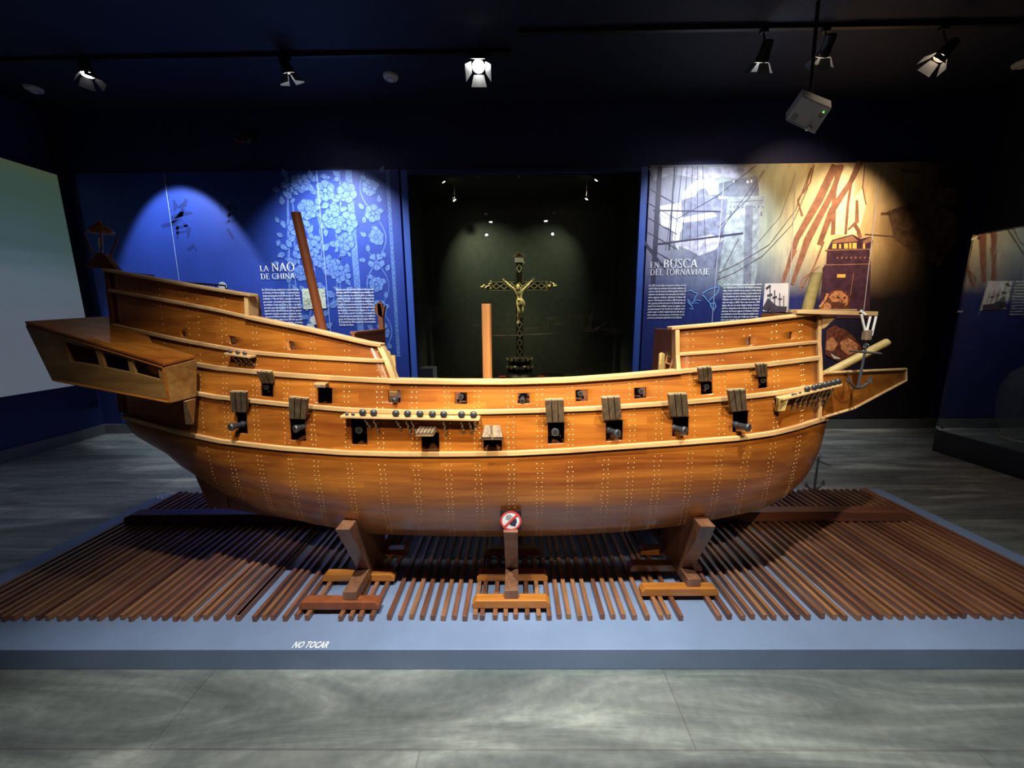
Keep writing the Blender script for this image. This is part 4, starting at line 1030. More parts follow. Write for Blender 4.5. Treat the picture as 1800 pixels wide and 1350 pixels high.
# brush characters
m_ = MB()
for s_ in ([(305, 352), (309, 362), (306, 372)], [(328, 350), (324, 360), (313, 365)], [(300, 384), (320, 376), (338, 374)], [(322, 366), (318, 378), (302, 392)], [(284, 398), (305, 393), (320, 386)], [(312, 396), (312, 420)], [(322, 392), (332, 402), (330, 418)], [(308, 402), (330, 396)], [(310, 410), (328, 406)],
           [(386, 360), (390, 372)], [(396, 366), (410, 362), (418, 372)], [(398, 380), (414, 374)], [(404, 366), (402, 390)], [(396, 392), (416, 386)], [(330, 440), (340, 432), (346, 442)], [(400, 402), (410, 420)]):
    strip(m_, s_, [.035] + [.055]*(len(s_)-2) + [.022], .001)
m_.build('printed_characters', glyph, lp)
m_ = MB(); title(m_, 'LA', 458, 477, 10, 474); title(m_, 'NAO', 478.5, 477, 15, 520); title(m_, 'DE CHINA', 459.5, 491, 10, 520); m_.build('title', M['sign_w'], lp)
para('text_block', ["En 1573 la Corona estableció la ruta entre el leja-", "no Oriente y la Nueva España. Los novohispanos", "tenían el monopolio de las mercancías del “Galeón", "de Manila” o “Nao de China”, y aunque los tripulaba", "gran artesa —el zarpaba de Acapulco en enero y", "se arribaba a Cavite entre junio y julio—, las rique-", "zas traían que valiera la pena. En ella llegaba seda,", "algodón hindú, alfombras persas, cofres y joyeros", "laqueados de Japón, porcelanas y especias, mien-", "tras que en Manila se recibía cochinilla para tintes,", "aceite, chocolate y plata. En los 250 años que duró", "la ruta hubo naufragios, piratas, e incluso", "comercio ilegal entre las colonias"], (461.5, 511), (527, 511), 5.3, lp)
para('text_block', ["El gusto por los muebles asiáticos hizo que se", "abrieran talleres novohispanos que imitaban sus", "diseños. Además, las peleas de gallos, la máscara", "poblana y el estilo de Catharina de San Juan (la", "“China Poblana”) se naturalizaron americanos.", "Cuando los comerciantes de la Nueva España y", "Manila se enriquecieron más que los españoles, al", "que la plata y mercancías no llegaban a sus ciuda-", "des, se quiso suprimir la ruta. La fundación de", "compañías comerciales en Asia y la incipiente", "guerra de Independencia dieron el golpe definitivo.", "El 23 de abril de 1815 se puso fin a los recorridos", "de la Nao de China."], (591.5, 510.5), (657, 510.5), 5.25, lp, last=.4)
cream = printed('cream_print', (.62, .66, .55), .12, .6, 30); grn = printed('engraving_print', (.20, .25, .18), .2)
m_ = flat(MB(), [(531, 507.5), (571, 507), (574, 542), (534, 543.5)], .0075); pm = m_.build('printed_map', cream, lp)
m_ = MB()
for k in range(46):
    x = rnd.uniform(534, 569); y = rnd.uniform(511, 541); a = rnd.uniform(0, 6.28); p = W(x, y)
    strip(m_, [(p.x, p.z), (p.x + .03*math.cos(a), p.z + .015*math.sin(a)), (p.x + .045*math.cos(a + .7), p.z + .03*math.sin(a + .7))], .005, .0085, True)
m_.build('map_lines', grn, pm)
co = printed('coin_print', (.60, .62, .62), .35, .6, 60); m_ = MB()
for (x, y, r_) in ((553, 563, 7.5), (546, 577, 8), (566, 578, 7), (392, 503, 7)):
    p = W(x, y); rr = r_/133; fpoly(m_, [(p.x + rr*math.cos(t*.35), p.z + rr*math.sin(t*.35)) for t in range(18)], .0078 + (.0004 if y > 570 else 0) + x*1e-6)
m_.build('printed_coins', co, lp)
# --- right panel
qx0 = rx1 + fw + .03; qx1 = W(1690, 400).x; qzt = W(1400, 287).z
rp_ = thing('wall_panel', 'large printed panel of a burning ship, harbour castle and map, titled about the return voyage', 'panel', (qx0, WY, zb), 'printed wall panels')
def right_mat():
    m, nt, b = new_mat('harbour_print'); tc = N(nt, 'ShaderNodeTexCoord'); sp = N(nt, 'ShaderNodeSeparateXYZ'); nt.links.new(tc.outputs['Object'], sp.inputs[0])
    W_ = qx1 - qx0; H_ = qzt - zb
    mx = N(nt, 'ShaderNodeMapRange'); mx.inputs[2].default_value = W_; nt.links.new(sp.outputs['X'], mx.inputs[0])
    mz = N(nt, 'ShaderNodeMapRange'); mz.inputs[2].default_value = H_; nt.links.new(sp.outputs['Z'], mz.inputs[0])
    no = N(nt, 'ShaderNodeTexNoise', i_Scale=1.6, i_Detail=7.0, i_Roughness=.6); nt.links.new(tc.outputs['Object'], no.inputs['Vector'])
    def warp(src, amt):
        n = N(nt, 'ShaderNodeMath', operation='MULTIPLY_ADD'); nt.links.new(no.outputs[0], n.inputs[0]); n.inputs[1].default_value = amt
        s_ = N(nt, 'ShaderNodeMath', operation='SUBTRACT'); s_.inputs[1].default_value = amt/2; nt.links.new(src, s_.inputs[0]); nt.links.new(s_.outputs[0], n.inputs[2]); return n.outputs[0]
    sky = ramp(nt, [(0, (.26, .24, .36)), (.22, (.40, .44, .46)), (.40, (.42, .47, .38)), (.55, (.80, .68, .40)), (.70, (.70, .50, .25)), (.80, (.30, .17, .07)), (.92, (.05, .03, .02)), (1, (.02, .015, .012))], warp(mx.outputs[0], .14))
    low_ = ramp(nt, [(0, (.02, .035, .20)), (.5, (.022, .03, .16)), (.62, (.022, .018, .05)), (.8, (.012, .009, .012))], mx.outputs[0])
    col = mixc(nt, low_, sky, ramp(nt, [(.50, (0, 0, 0)), (.70, (1, 1, 1))], warp(mz.outputs[0], .12)))
    st = N(nt, 'ShaderNodeTexNoise', i_Scale=9.0, i_Detail=6.0); mp = N(nt, 'ShaderNodeMapping'); mp.inputs['Scale'].default_value = (1.6, 1, .35); nt.links.new(tc.outputs['Object'], mp.inputs[0]); nt.links.new(mp.outputs[0], st.inputs['Vector'])
    col = mixc(nt, col, ramp(nt, [(.3, (.7, .7, .7)), (.7, (1.2, 1.2, 1.2))], st.outputs[0]), .7, 'MULTIPLY')
    nt.links.new(col, b.inputs['Base Color']); b.inputs['Roughness'].default_value = .5; return m
MB().box((qx0, PY, zb), (qx1, WY, qzt)).build('board', right_mat(), rp_, .002)
def pr(name, col, polys=(), strips=(), off=.001, var=.2, sc_=14, mat=None):
    m_ = MB()
    for i, p in enumerate(polys): flat(m_, p, off + .0001*i)
    for i, (p, w_) in enumerate(strips): strip(m_, p, w_, off + .0004 + .00005*i)
    return m_.build(name, mat or printed(name + '_ink', col, var, .5, sc_), rp_)
pr('printed_castle', (.20, .21, .30), [[(1200, 400), (1198, 352), (1222, 345), (1228, 333), (1241, 331), (1246, 343), (1262, 342), (1263, 350), (1290, 350), (1290, 470), (1210, 480)]], var=.35)
pr('printed_tower', (.34, .39, .42), [[(1262, 500), (1280, 345), (1262, 342), (1264, 322), (1300, 314), (1330, 308), (1334, 344), (1343, 346), (1343, 362), (1336, 366), (1330, 480), (1325, 505), (1270, 505)]], off=.0014, var=.35)
pr('printed_tower_shade', (.20, .22, .28), [[(1262, 344), (1264, 322), (1330, 308), (1334, 330), (1334, 344), (1300, 346)], [(1310, 360), (1324, 362), (1320, 500), (1306, 500)]],
   [([(x, 362), (x, 366)], .02) for x in range(1284, 1342, 7)] + [([(1284, 356), (1342, 352)], .012), ([(1285, 370), (1284, 378)], .03), ([(1312, 376), (1312, 384)], .02), ([(1338, 372), (1338, 380)], .02), ([(1308, 425), (1308, 432)], .02)], off=.0018, var=.3)
pr('printed_tower_window', (.9, .9, .95), [[(1288, 318), (1291, 317), (1291, 322), (1288, 322)], [(1312, 318), (1316, 317), (1316, 322), (1312, 322)], [(1319, 316), (1322, 316), (1322, 321), (1319, 321)]], off=.0026, var=.02)
pr('printed_sail', (.52, .50, .62), [[(1140, 296), (1330, 292), (1310, 304), (1290, 314), (1268, 310), (1250, 318), (1216, 312), (1180, 306), (1150, 318)], [(1158, 376), (1200, 382), (1252, 372), (1262, 380), (1230, 388), (1196, 392), (1160, 382)], [(1180, 428), (1250, 412), (1272, 420), (1258, 438), (1240, 446), (1228, 450), (1212, 440)]], off=.0022, var=.4)
pr('printed_cloud', (.86, .86, .92), [[(1200, 340), (1216, 322), (1232, 314), (1262, 318), (1262, 338), (1246, 342), (1240, 331), (1228, 333), (1222, 345), (1202, 350)], [(1160, 362), (1196, 356), (1200, 400), (1190, 420), (1176, 400), (1162, 398)], [(1188, 392), (1196, 400), (1192, 440), (1182, 420)]], off=.0017, var=.15)
pr('printed_rigging', (.05, .045, .09), [], [([(1160, 292), (1148, 500)], .055), ([(1186, 292), (1176, 440)], .018), ([(1148, 370), (1268, 372)], .016), ([(1150, 430), (1306, 410)], .022), ([(1130, 422), (1160, 462), (1180, 480)], .03)] +
   [([(1190 + i*9, 292), (1170 + i*14, 440)], .006) for i in range(6)] + [([(1138, 330 + i*26), (1190, 360 + i*26)], .006) for i in range(5)] + [([(1330, 290), (1260, 345), (1190, 385)], .008), ([(1342, 300), (1270, 400), (1256, 470)], .008), ([(1344, 300), (1315, 350), (1262, 400)], .007)], off=.003, var=.2)
pr('printed_ropes', (.12, .10, .10), [], [([(1425, 296), (1398, 370), (1352, 430), (1300, 462), (1262, 480)], .009), ([(1420, 330), (1392, 395), (1340, 450), (1290, 480), (1260, 492)], .009), ([(1298, 420), (1262, 490)], .010), ([(1400, 300), (1372, 380), (1320, 440)], .005)], off=.0032)
pr('printed_fire', (1.0, .86, .52), [[(1452, 400), (1462, 350), (1476, 310), (1490, 292), (1504, 300), (1500, 350), (1516, 330), (1522, 360), (1512, 400), (1500, 416), (1470, 412)]], off=.0012, var=.12)
pr('printed_masts', (.27, .12, .075), [], [([(1372, 510), (1400, 420), (1440, 350), (1468, 290)], [.03, .07, .10, .09]), ([(1392, 500), (1420, 420), (1462, 340), (1480, 290)], [.04, .09, .07, .05]), ([(1440, 430), (1462, 370), (1495, 320), (1512, 284)], [.06, .08, .06, .08]), ([(1464, 412), (1466, 340), (1474, 290)], .05),
   ([(1426, 295), (1416, 330), (1402, 352), (1410, 380)], .02), ([(1430, 290), (1424, 320), (1412, 340)], .018), ([(1486, 412), (1490, 360), (1496, 320)], .03), ([(1490, 404), (1506, 390), (1506, 352)], [.02, .05, .03]), ([(1500, 392), (1508, 404), (1512, 418)], .04), ([(1370, 520), (1378, 480), (1400, 440)], .016), ([(1410, 505), (1430, 470), (1448, 425)], .02), ([(1520, 290), (1516, 330), (1522, 360)], .014)], off=.0034, var=.3)
pr('printed_galleon_stern', (.07, .028, .055), [[(1454, 438), (1462, 422), (1498, 412), (1512, 420), (1530, 416), (1534, 424), (1530, 438), (1528, 440), (1530, 464), (1528, 560), (1440, 560), (1446, 470), (1452, 466)]], off=.0040, var=.35)
pr('printed_galleon_trim', (.34, .17, .10), [[(1462, 424), (1498, 414), (1508, 424), (1462, 428)], [(1516, 424), (1530, 417), (1533, 424), (1516, 430)]], [([(1450, 440), (1530, 438)], .012), ([(1448, 466), (1530, 464)], .010), ([(1500, 480), (1494, 520)], .008), ([(1440, 468), (1410, 490), (1406, 510)], .012)] + [([(1470 + i*8, 453), (1473 + i*8, 453)], .02) for i in range(8)], off=.0046)
pr('printed_lit_windows', (.95, .55, .12), [[(1463, 429), (1470, 428), (1470, 437), (1462, 437)], [(1474, 429), (1478, 429), (1478, 437), (1474, 437)], [(1483, 428), (1490, 428), (1490, 437), (1483, 437)], [(1492, 427), (1496, 427), (1496, 437), (1492, 437)], [(1498, 427), (1505, 427), (1505, 437), (1498, 437)], [(1516, 429), (1520, 428), (1520, 437), (1516, 437)], [(1471, 482), (1486, 482), (1485, 488), (1470, 488)]], off=.0050, var=.15)
pr('printed_dark_ships', (.14, .075, .04), [[(1560, 372), (1600, 356), (1650, 360), (1680, 380), (1680, 420), (1650, 470), (1600, 440), (1572, 420)], [(1606, 330), (1680, 330), (1680, 360), (1620, 356), (1600, 345)]], [([(1585, 300), (1630, 304)], .03), ([(1620, 290), (1624, 360)], .03), ([(1548, 376), (1660, 372)], .03), ([(1570, 388), (1592, 378), (1604, 362), (1612, 342)], [.01, .02, .03, .02]), ([(1520, 412), (1600, 418)], .014)], off=.0020, var=.5)
pr('panel_joint', (.5, .52, .6), [], [([(1274, 292), (1250, 580)], .007), ([(1400, 290), (1384, 560)], .006), ([(1547, 290), (1516, 560)], .010)], off=.0056, var=.05)
m_ = MB(); title(m_, 'EN', 1142, 471, 10, 1159); title(m_, 'BUSCA', 1165, 471, 15, 1226); title(m_, 'DEL TORNAVIAJE', 1142, 484, 11, 1246); m_.build('title', M['sign_w'], rp_)
para('text_block', ["En 1557, el rey Felipe II expresó su deseo de des-", "cubrir islas y provincias del sureste asiático, así", "como la ruta de retorno desde aquellas tierras. El", "objetivo era alcanzar los mercados de Indias y", "otras regiones asiáticas. Siguiendo el deseo del", "rey, en 1564 zarparon 5 naves y 380 hombres, de", "mar y guerra partió del puerto de Navidad bajo el", "mando del General Miguel López de Legazpi, y con", "el experimentado Fray Andrés de Urdaneta como", "piloto mayor. La flota navegó hasta las islas del su-", "deste asiático, mismas que se convirtieron en las", "primeras posesiones españolas en las Filipinas."], (1140, 503.5), (1206, 503.5), 5.2, rp_, shear=.25, last=.94)
para('text_block', ["En 1565, Urdaneta y compañía zarparon desde", "las Filipinas con la misión de realizar el torna-", "viaje y hacer estudios de los mares y rutas, de las", "corrientes y vientos marinos, y para volver a la", "Real Audiencia de la Nueva España al aviso de", "Filipinas con el fin de sostener las colonias. El", "viaje fue largo y difícil. Pero tras recorrer 1892", "leguas de mar en cinco largos meses, el barco", "arribó a Acapulco y dio noticias de la ruta para", "alcanzar de forma segura el Océano Pacífico.", "Los habitantes de la Nueva España estaban con-", "vencidos de su ruta, que creían que ellos esta-", "rían en el corazón del mundo."], (1271.5, 502), (1338, 502), 5.2, rp_, shear=.25, last=.62)
mp_ = pr('printed_world_map', (.16, .38, .72), [], [([(1207, 512), (1214, 510), (1219, 514), (1226, 516), (1222, 522), (1220, 528), (1216, 534), (1212, 530), (1208, 526)], .012), ([(1208, 530), (1216, 538), (1218, 544), (1212, 542)], .012), ([(1234, 516), (1240, 512), (1248, 508), (1256, 506), (1264, 504), (1262, 512), (1258, 518), (1250, 524), (1244, 530), (1240, 524), (1234, 518)], .013), ([(1244, 530), (1250, 534), (1256, 532), (1258, 538), (1254, 546), (1250, 540), (1248, 534)], .012), ([(1220, 530), (1226, 527), (1232, 529)], .008), ([(1218, 533), (1228, 533)], .006)], off=.006)
m_ = flat(MB(), [(1344, 498.5), (1386, 497.5), (1384, 549), (1340, 547)], .006); sp_ = m_.build('printed_picture', printed('pale_print', (.70, .66, .66), .1, .6), rp_)
m_ = MB()
for i, (p, w_) in enumerate([([(1345, 546), (1352, 530), (1356, 540), (1364, 546)], .10), ([(1353, 545), (1353, 504)], .012), ([(1346, 508), (1354, 502)], .03), ([(1361, 546), (1361, 510)], .014), ([(1370, 546), (1370, 515)], .012), ([(1377, 546), (1377, 520)], .010), ([(1356, 542), (1382, 544)], .07), ([(1348, 520), (1357, 518)], .03), ([(1357, 524), (1365, 522)], .03), ([(1367, 526), (1374, 526)], .02)]):
    strip(m_, p, w_, .0066 + .00004*i)
m_.build('printed_ships', printed('dark_engraving', (.06, .05, .07), .3), sp_)
pr('printed_carving_shade', (.16, .05, .03), [[(1436, 546), (1446, 530), (1454, 516), (1470, 509), (1486, 512), (1495, 524), (1492, 540), (1490, 552), (1440, 552)], [(1452, 580), (1466, 572), (1486, 580), (1500, 592), (1514, 610), (1512, 625), (1494, 634), (1470, 634), (1450, 624)]], off=.0060, var=.6, sc_=25)
pr('printed_carving', (.62, .27, .12), [[(1456, 522), (1466, 512), (1478, 511), (1490, 522), (1490, 534), (1482, 540), (1474, 532), (1462, 530)], [(1440, 546), (1452, 530), (1462, 538), (1456, 548), (1444, 552)], [(1476, 600), (1492, 594), (1508, 606), (1506, 620), (1490, 624), (1478, 614)], [(1452, 600), (1462, 592), (1472, 604), (1464, 618), (1450, 614)]], [([(1454, 516), (1450, 526), (1440, 540)], .03)], off=.0066, var=.6, sc_=30)
pr('printed_carving_face', (.14, .05, .03), [], [([(1470, 522), (1475, 524)], .03), ([(1481, 524), (1486, 523)], .025), ([(1460, 536), (1472, 534), (1484, 538)], .055), ([(1478, 526), (1479, 531)], .015), ([(1474, 541), (1482, 541)], .03)], off=.0072, var=.2)
pr('printed_claw', (.8, .78, .75), [], [([(1460, 622), (1466, 628), (1476, 630)], [.01, .035, .012])], off=.0072, var=.1)

# ------------------------------------------------------------------ case contents
CY = 5.42
def K(px, py, Y=CY): return at(px, py, Y)
cb = K(914, 662); zbase = cb.z
pt_ = thing('plinth', 'low black plinth under the crucifix inside the case', 'plinth', (cb.x, CY, rzb))
MB().box((cb.x - .6, CY - .22, rzb), (cb.x + .6, CY + .25, zbase)).build('block', M['black'], pt_, .004)
cf = thing('crucifix', 'tall dark inlaid crucifix with pale figure inside the glass case', 'crucifix', (cb.x, CY, zbase))
cz = lambda py: K(912, py).z
X0 = K(913, 560).x
MB().lathe([(.215, 0), (.22, .015), (.21, .03), (.19, .045), (.185, .06), (.175, .075), (.175, .10)], (X0, CY, zbase), n=32).build('foot', M['black'], cf, smooth_=True)
pearl = plain('pearl_inlay', (.55, .55, .36), .35, .2, var=.4, scale=30); ivory = plain('ivory', (.80, .68, .38), .4, var=.08); ebony = plain('ebony', (.018, .016, .012), .3); gilt = plain('gilt_metal', (.55, .46, .25), .35, .7, var=.4, scale=40)
zq = zbase + .10
MB().lathe([(.15, 0), (.185, .02), (.19, .055), (.165, .085), (.15, .095), (.15, .105), (.17, .115), (.185, .14), (.18, .175), (.155, .195), (.10, .20)], (X0, CY, zq), n=32).build('turned_base', ebony, cf, smooth_=True)
def rhomb(mb, x, z, w_, h, y, t=.0065):
    strip_ = [(x - w_, z), (x, z + h), (x + w_, z), (x, z - h)]
    for i in range(4):
        (a, b), (c, d) = strip_[i], strip_[(i+1) % 4]; L = math.hypot(c-a, d-b); nx, nz = -(d-b)/L*t, (c-a)/L*t
        mb.add([(a+nx, y, b+nz), (c+nx, y, d+nz), (c-nx, y, d-nz), (a-nx, y, b-nz)], [(0, 1, 2, 3)])
m_ = MB()
for zz, rr in ((zq + .05, .192), (zq + .155, .187)):
    n = 14
    for k in range(n):
        a = 2*math.pi*k/n
        V = []
        for (da, dz) in ((-.17, 0), (0, .026), (.17, 0), (0, -.026), (-.06, 0), (0, .010), (.06, 0), (0, -.010)):
            V.append((X0 + rr*math.cos(a+da), CY + rr*math.sin(a+da), zz + dz))
        m_.add(V, [(0, 1, 5, 4), (1, 2, 6, 5), (2, 3, 7, 6), (3, 0, 4, 7)])
m_.build('base_inlay', pearl, cf, solid=.002)
hw = .052; ztopc = cz(462); zs = zq + .2
shaft = MB().box((X0 - hw, CY - .03, zs), (X0 + hw, CY + .03, ztopc)); za = cz(503); zc0, zc1 = za - .06, za + .06
xl_ = K(866, 500).x; xr_ = K(958, 500).x
shaft.box((xl_, CY - .026, zc0), (X0 - hw, CY + .026, zc1)); shaft.box((X0 + hw, CY - .026, zc0), (xr_, CY + .026, zc1))
shaft.build('cross', ebony, cf, .003)
m_ = MB(); yf = CY - .0325
zz = zs + .06
while zz < cz(470):
    if not (zc0 - .05 < zz < zc1 + .05) : rhomb(m_, X0, zz, .034, .055, yf)
    zz += .125
for x, z in ((X0, za),): rhomb(m_, x, z, .04, .045, yf)
for sx in (-1, 1):
    L = (xr_ - X0 if sx > 0 else X0 - xl_)
    for k in range(3): rhomb(m_, X0 + sx*(hw + (L - hw)*(k + .5)/3), za, (L - hw)/6.5, .038, CY - .029)
    for zz2 in (zc0 + .006, zc1 - .006): m_.box((min(X0 + sx*hw, X0 + sx*L), CY - .0285, zz2 - .003), (max(X0 + sx*hw, X0 + sx*L), CY - .027, zz2 + .003))
for sx in (-1, 1):
    k = 0
    while zs + .03*k < ztopc - .02: m_.box((X0 + sx*(hw - .008) - .003, CY - .0325, zs + .03*k), (X0 + sx*(hw - .008) + .003, CY - .031, zs + .03*k + .012)); k += 1
m_.build('cross_inlay', pearl, cf)
def finial(cx, cz_, dx, dz):
    m_ = MB(); rr = random.Random(int(cx*100 + cz_*10))
    for k in range(26):
        t = rr.random(); s_ = rr.uniform(-1, 1) * (1 - t*.8)*.075
        m_.ball((cx + dx*t*.15 + dz*s_, CY + rr.uniform(-.015, .015), cz_ + dz*t*.13 + dx*s_), rr.uniform(.010, .018), 8, 5)
    m_.box((cx + dx*.02 - .02 - abs(dz)*.035, CY - .02, cz_ - .02 - abs(dx)*.045), (cx + dx*.02 + .02 + abs(dz)*.035, CY + .02, cz_ + .02 + abs(dx)*.045)); m_.tube([(cx, CY, cz_), (cx + dx*.17, CY, cz_ + dz*.15)], [.02, .004], 8)
    m_.build('finial', gilt, cf)
finial(xl_, za, -1, 0); finial(xr_, za, 1, 0); finial(X0, ztopc, 0, 1)
tz = cz(458); m_ = MB().box((X0 - .055, CY - .04, tz - .03), (X0 + .055, CY - .03, tz + .03)); ti = m_.build('title_plate', M['white'], cf, .003)
m_ = MB()
for sx in (-1, 1): m_.prism([(X0, CY - .035, cz(441)), (X0 + sx*.085, CY - .035, cz(450)), (X0 + sx*.078, CY - .035, cz(453)), (X0, CY - .035, cz(446))], (0, .03, 0))
m_.build('little_roof', gilt, cf)
# the carved figure: one skinned body
def skin_figure(name, pts, edges, rad, mat, parent, level=2, root=0):
    me = bpy.data.meshes.new(name); off = WL[parent.name]; me.from_pydata([Vector(p) - off for p in pts], edges, [])
    o = bpy.data.objects.new(name, me); C.objects.link(o); md = o.modifiers.new('skin', 'SKIN'); md.use_smooth_shade = True
    if not me.skin_vertices: me.attributes  # layer is created by the modifier
    for i, r_ in enumerate(rad):
        me.skin_vertices[0].data[i].radius = (r_ if isinstance(r_, tuple) else (r_, r_)); me.skin_vertices[0].data[i].use_root = (i == root)
    s2 = o.modifiers.new('sub', 'SUBSURF'); s2.levels = level; s2.render_levels = level
    dg = bpy.context.evaluated_depsgraph_get(); m2 = bpy.data.meshes.new_from_object(o.evaluated_get(dg)); bpy.data.objects.remove(o); m2.name = name
    m2.materials.clear(); m2.materials.append(mat); q = bpy.data.objects.new(name, m2); C.objects.link(q); q.parent = parent; WL[q.name] = off; return q
def B(px, py, dy=0): p = K(px, py); return Vector((p.x, CY - .075 - dy, p.z))
J = dict(pel=B(914, 530), wst=B(913, 521, .008), chest=B(912.5, 513, .012), neck=B(912, 509, .012), sl=B(905.5, 510.5, .01), sr=B(919.5, 510.5, .01), el=B(896.5, 503), er=B(927, 502.5), wl=B(889, 495.5, -.03), wr=B(933.5, 495, -.03), hl=B(886.5, 493.5, -.035), hr=B(935.5, 493, -.035),
         hipl=B(911, 534), hipr=B(917, 534), kl=B(912, 547, .035), kr=B(918, 547, .025), al=B(911, 563, -.0), ar=B(912.5, 562, -.01), fl=B(909.5, 570, .015), fr=B(910.5, 569.5, .01))
names = list(J); E = [('pel', 'wst'), ('wst', 'chest'), ('chest', 'neck'), ('chest', 'sl'), ('chest', 'sr'), ('sl', 'el'), ('el', 'wl'), ('wl', 'hl'), ('sr', 'er'), ('er', 'wr'), ('wr', 'hr'), ('pel', 'hipl'), ('pel', 'hipr'), ('hipl', 'kl'), ('kl', 'al'), ('al', 'fl'), ('hipr', 'kr'), ('kr', 'ar'), ('ar', 'fr')]
rd = dict(pel=.036, wst=.030, chest=.042, neck=.016, sl=.017, sr=.017, el=.013, er=.013, wl=.009, wr=.009, hl=.011, hr=.011, hipl=.025, hipr=.025, kl=.019, kr=.019, al=.011, ar=.011, fl=.013, fr=.013)
fig = skin_figure('carved_figure', [J[n] for n in names], [(names.index(a), names.index(b)) for a, b in E], [rd[n] for n in names], ivory, cf)
m_ = MB(); hc = B(910.5, 505, .03); m_.ball(hc, .027, 16, 12, (.82, .95, 1.15)); m_.ball(hc + Vector((0, -.024, -.002)), .006, 8, 6, (.7, 1, 1.4)); m_.ball(hc + Vector((0, -.016, -.024)), .014, 10, 6, (1, .9, 1.1)); m_.tube([hc + Vector((0, .01, -.02)), J['neck']], .013, 10)
m_.build('carved_head', ivory, fig, smooth_=True)
m_ = MB(); m_.ball(hc + Vector((0, .008, .006)), .029, 14, 10, (.95, .95, 1.0)); m_.tube([hc + Vector((-.02, .0, 0)), hc + Vector((-.028, 0, -.045))], .008, 8); m_.tube([hc + Vector((.02, .0, 0)), hc + Vector((.026, 0, -.04))], .008, 8); m_.build('carved_hair', gilt, fig, smooth_=True)
m_ = MB(); P_ = J['pel']; 
m_.lathe([(.034, .035), (.045, .025), (.048, 0), (.05, -.03), (.047, -.055), (.030, -.058)], P_, n=18)
for k in range(5): m_.tube([P_ + Vector((-.045 + .01*k, -.04, .025 - .006*k)), P_ + Vector((0, -.053, .01 - .01*k)), P_ + Vector((.046, -.03, -.01*k))], .006, 6)
m_.tube([P_ + Vector((.045, -.02, .01)), P_ + Vector((.058, -.02, -.03)), P_ + Vector((.05, -.02, -.075))], [.01, .012, .004], 8)
m_.build('loin_cloth', ivory, fig, smooth_=True)
for hx, sg_ in (('hl', -1), ('hr', 1)):
    m_ = MB()
    for k in range(5): a = R(90 - sg_*45 + (k - 2)*22); L = (.02, .027, .03, .027, .018)[k]; q = J[hx]; m_.tube([q, q + Vector((math.cos(a)*L*.6, -.004, math.sin(a)*L*.6)), q + Vector((math.cos(a)*L, -.012, math.sin(a)*L))], [.005, .004, .003], 6)
    m_.build('fingers', ivory, fig)
# red pads, plate and small sign in the case
for px, nm in ((883, 'left'), (951, 'right')):
    p = K(px, 662, CY - .15); tag(MB().box((p.x - .05, CY - .22, zbase), (p.x + .05, CY - .14, zbase + .035)).build('red_block', printed('red_paint', (.5, .05, .03)), None, .003), 'small red block on the plinth at the %s of the crucifix foot' % nm, 'block', 'red blocks beside the crucifix')
p0 = at(731, 648, 5.0); p1 = at(762, 668, 5.0)
ls = MB().prism([(p0.x, 5.0, p0.z - .3), (p1.x, 5.0, p0.z - .3), (p1.x, 5.0, p0.z), (p0.x, 5.0, p0.z)], (0, .25, 0)); ls.box((p0.x, 5.0, rzb), (p1.x, 5.25, p0.z - .3))
tag(ls.build('label_stand', M['plat'], None, .003), 'small grey blue block standing in the left corner of the case', 'stand')
# lamps inside the case
CL = [((780, 320), 5.05, 'uppermost left'), ((799, 352), 5.3, 'lower left'), ((1048, 317), 5.05, 'uppermost right'), ((1031, 350), 5.3, 'lower right')]
proto = None
for (px, py), Y, nm in CL:
    p = at(px, py, Y)
    t = thing('case_spotlight', 'tiny lit spotlight inside the glass case, %s' % nm, 'spotlight', p, 'tiny spotlights inside the case')
    s_ = 1 if px < 900 else -1
    MB().tube([p + Vector((-.0, .01, .012)), Vector((p.x, p.y + .01, rzt))], .004, 6).build('rod', M['silver'], t)
    d = (Vector((X0, CY, za - .2)) - p).normalized()
    MB().lathe([(.014, -.04), (.022, -.02), (.022, 0)], p, d, 14).build('head', M['black'], t)
    MB().lathe([(.001, .001), (.019, .001)], p, d, 14).build('lens', M['leds'], t)
spot(at(799, 352, 5.3) + Vector((.02, 0, -.04)), (X0, CY - .05, za - .35), 110, 46, .9, (1, .9, .45), .02)
spot(at(1031, 350, 5.3) + Vector((-.02, 0, -.04)), (X0, CY - .05, za - .3), 95, 46, .9, (1, .9, .5), .02)
spot(at(780, 320, 5.05) + Vector((.03, 0, -.04)), (X0 - .35, WY + RD, za + .1), 60, 72, 1, (.9, 1, .6), .02)
spot(at(1048, 317, 5.05) + Vector((-.03, 0, -.04)), (X0 + .2, WY + RD, za), 35, 70, 1, (.9, 1, .6), .02)

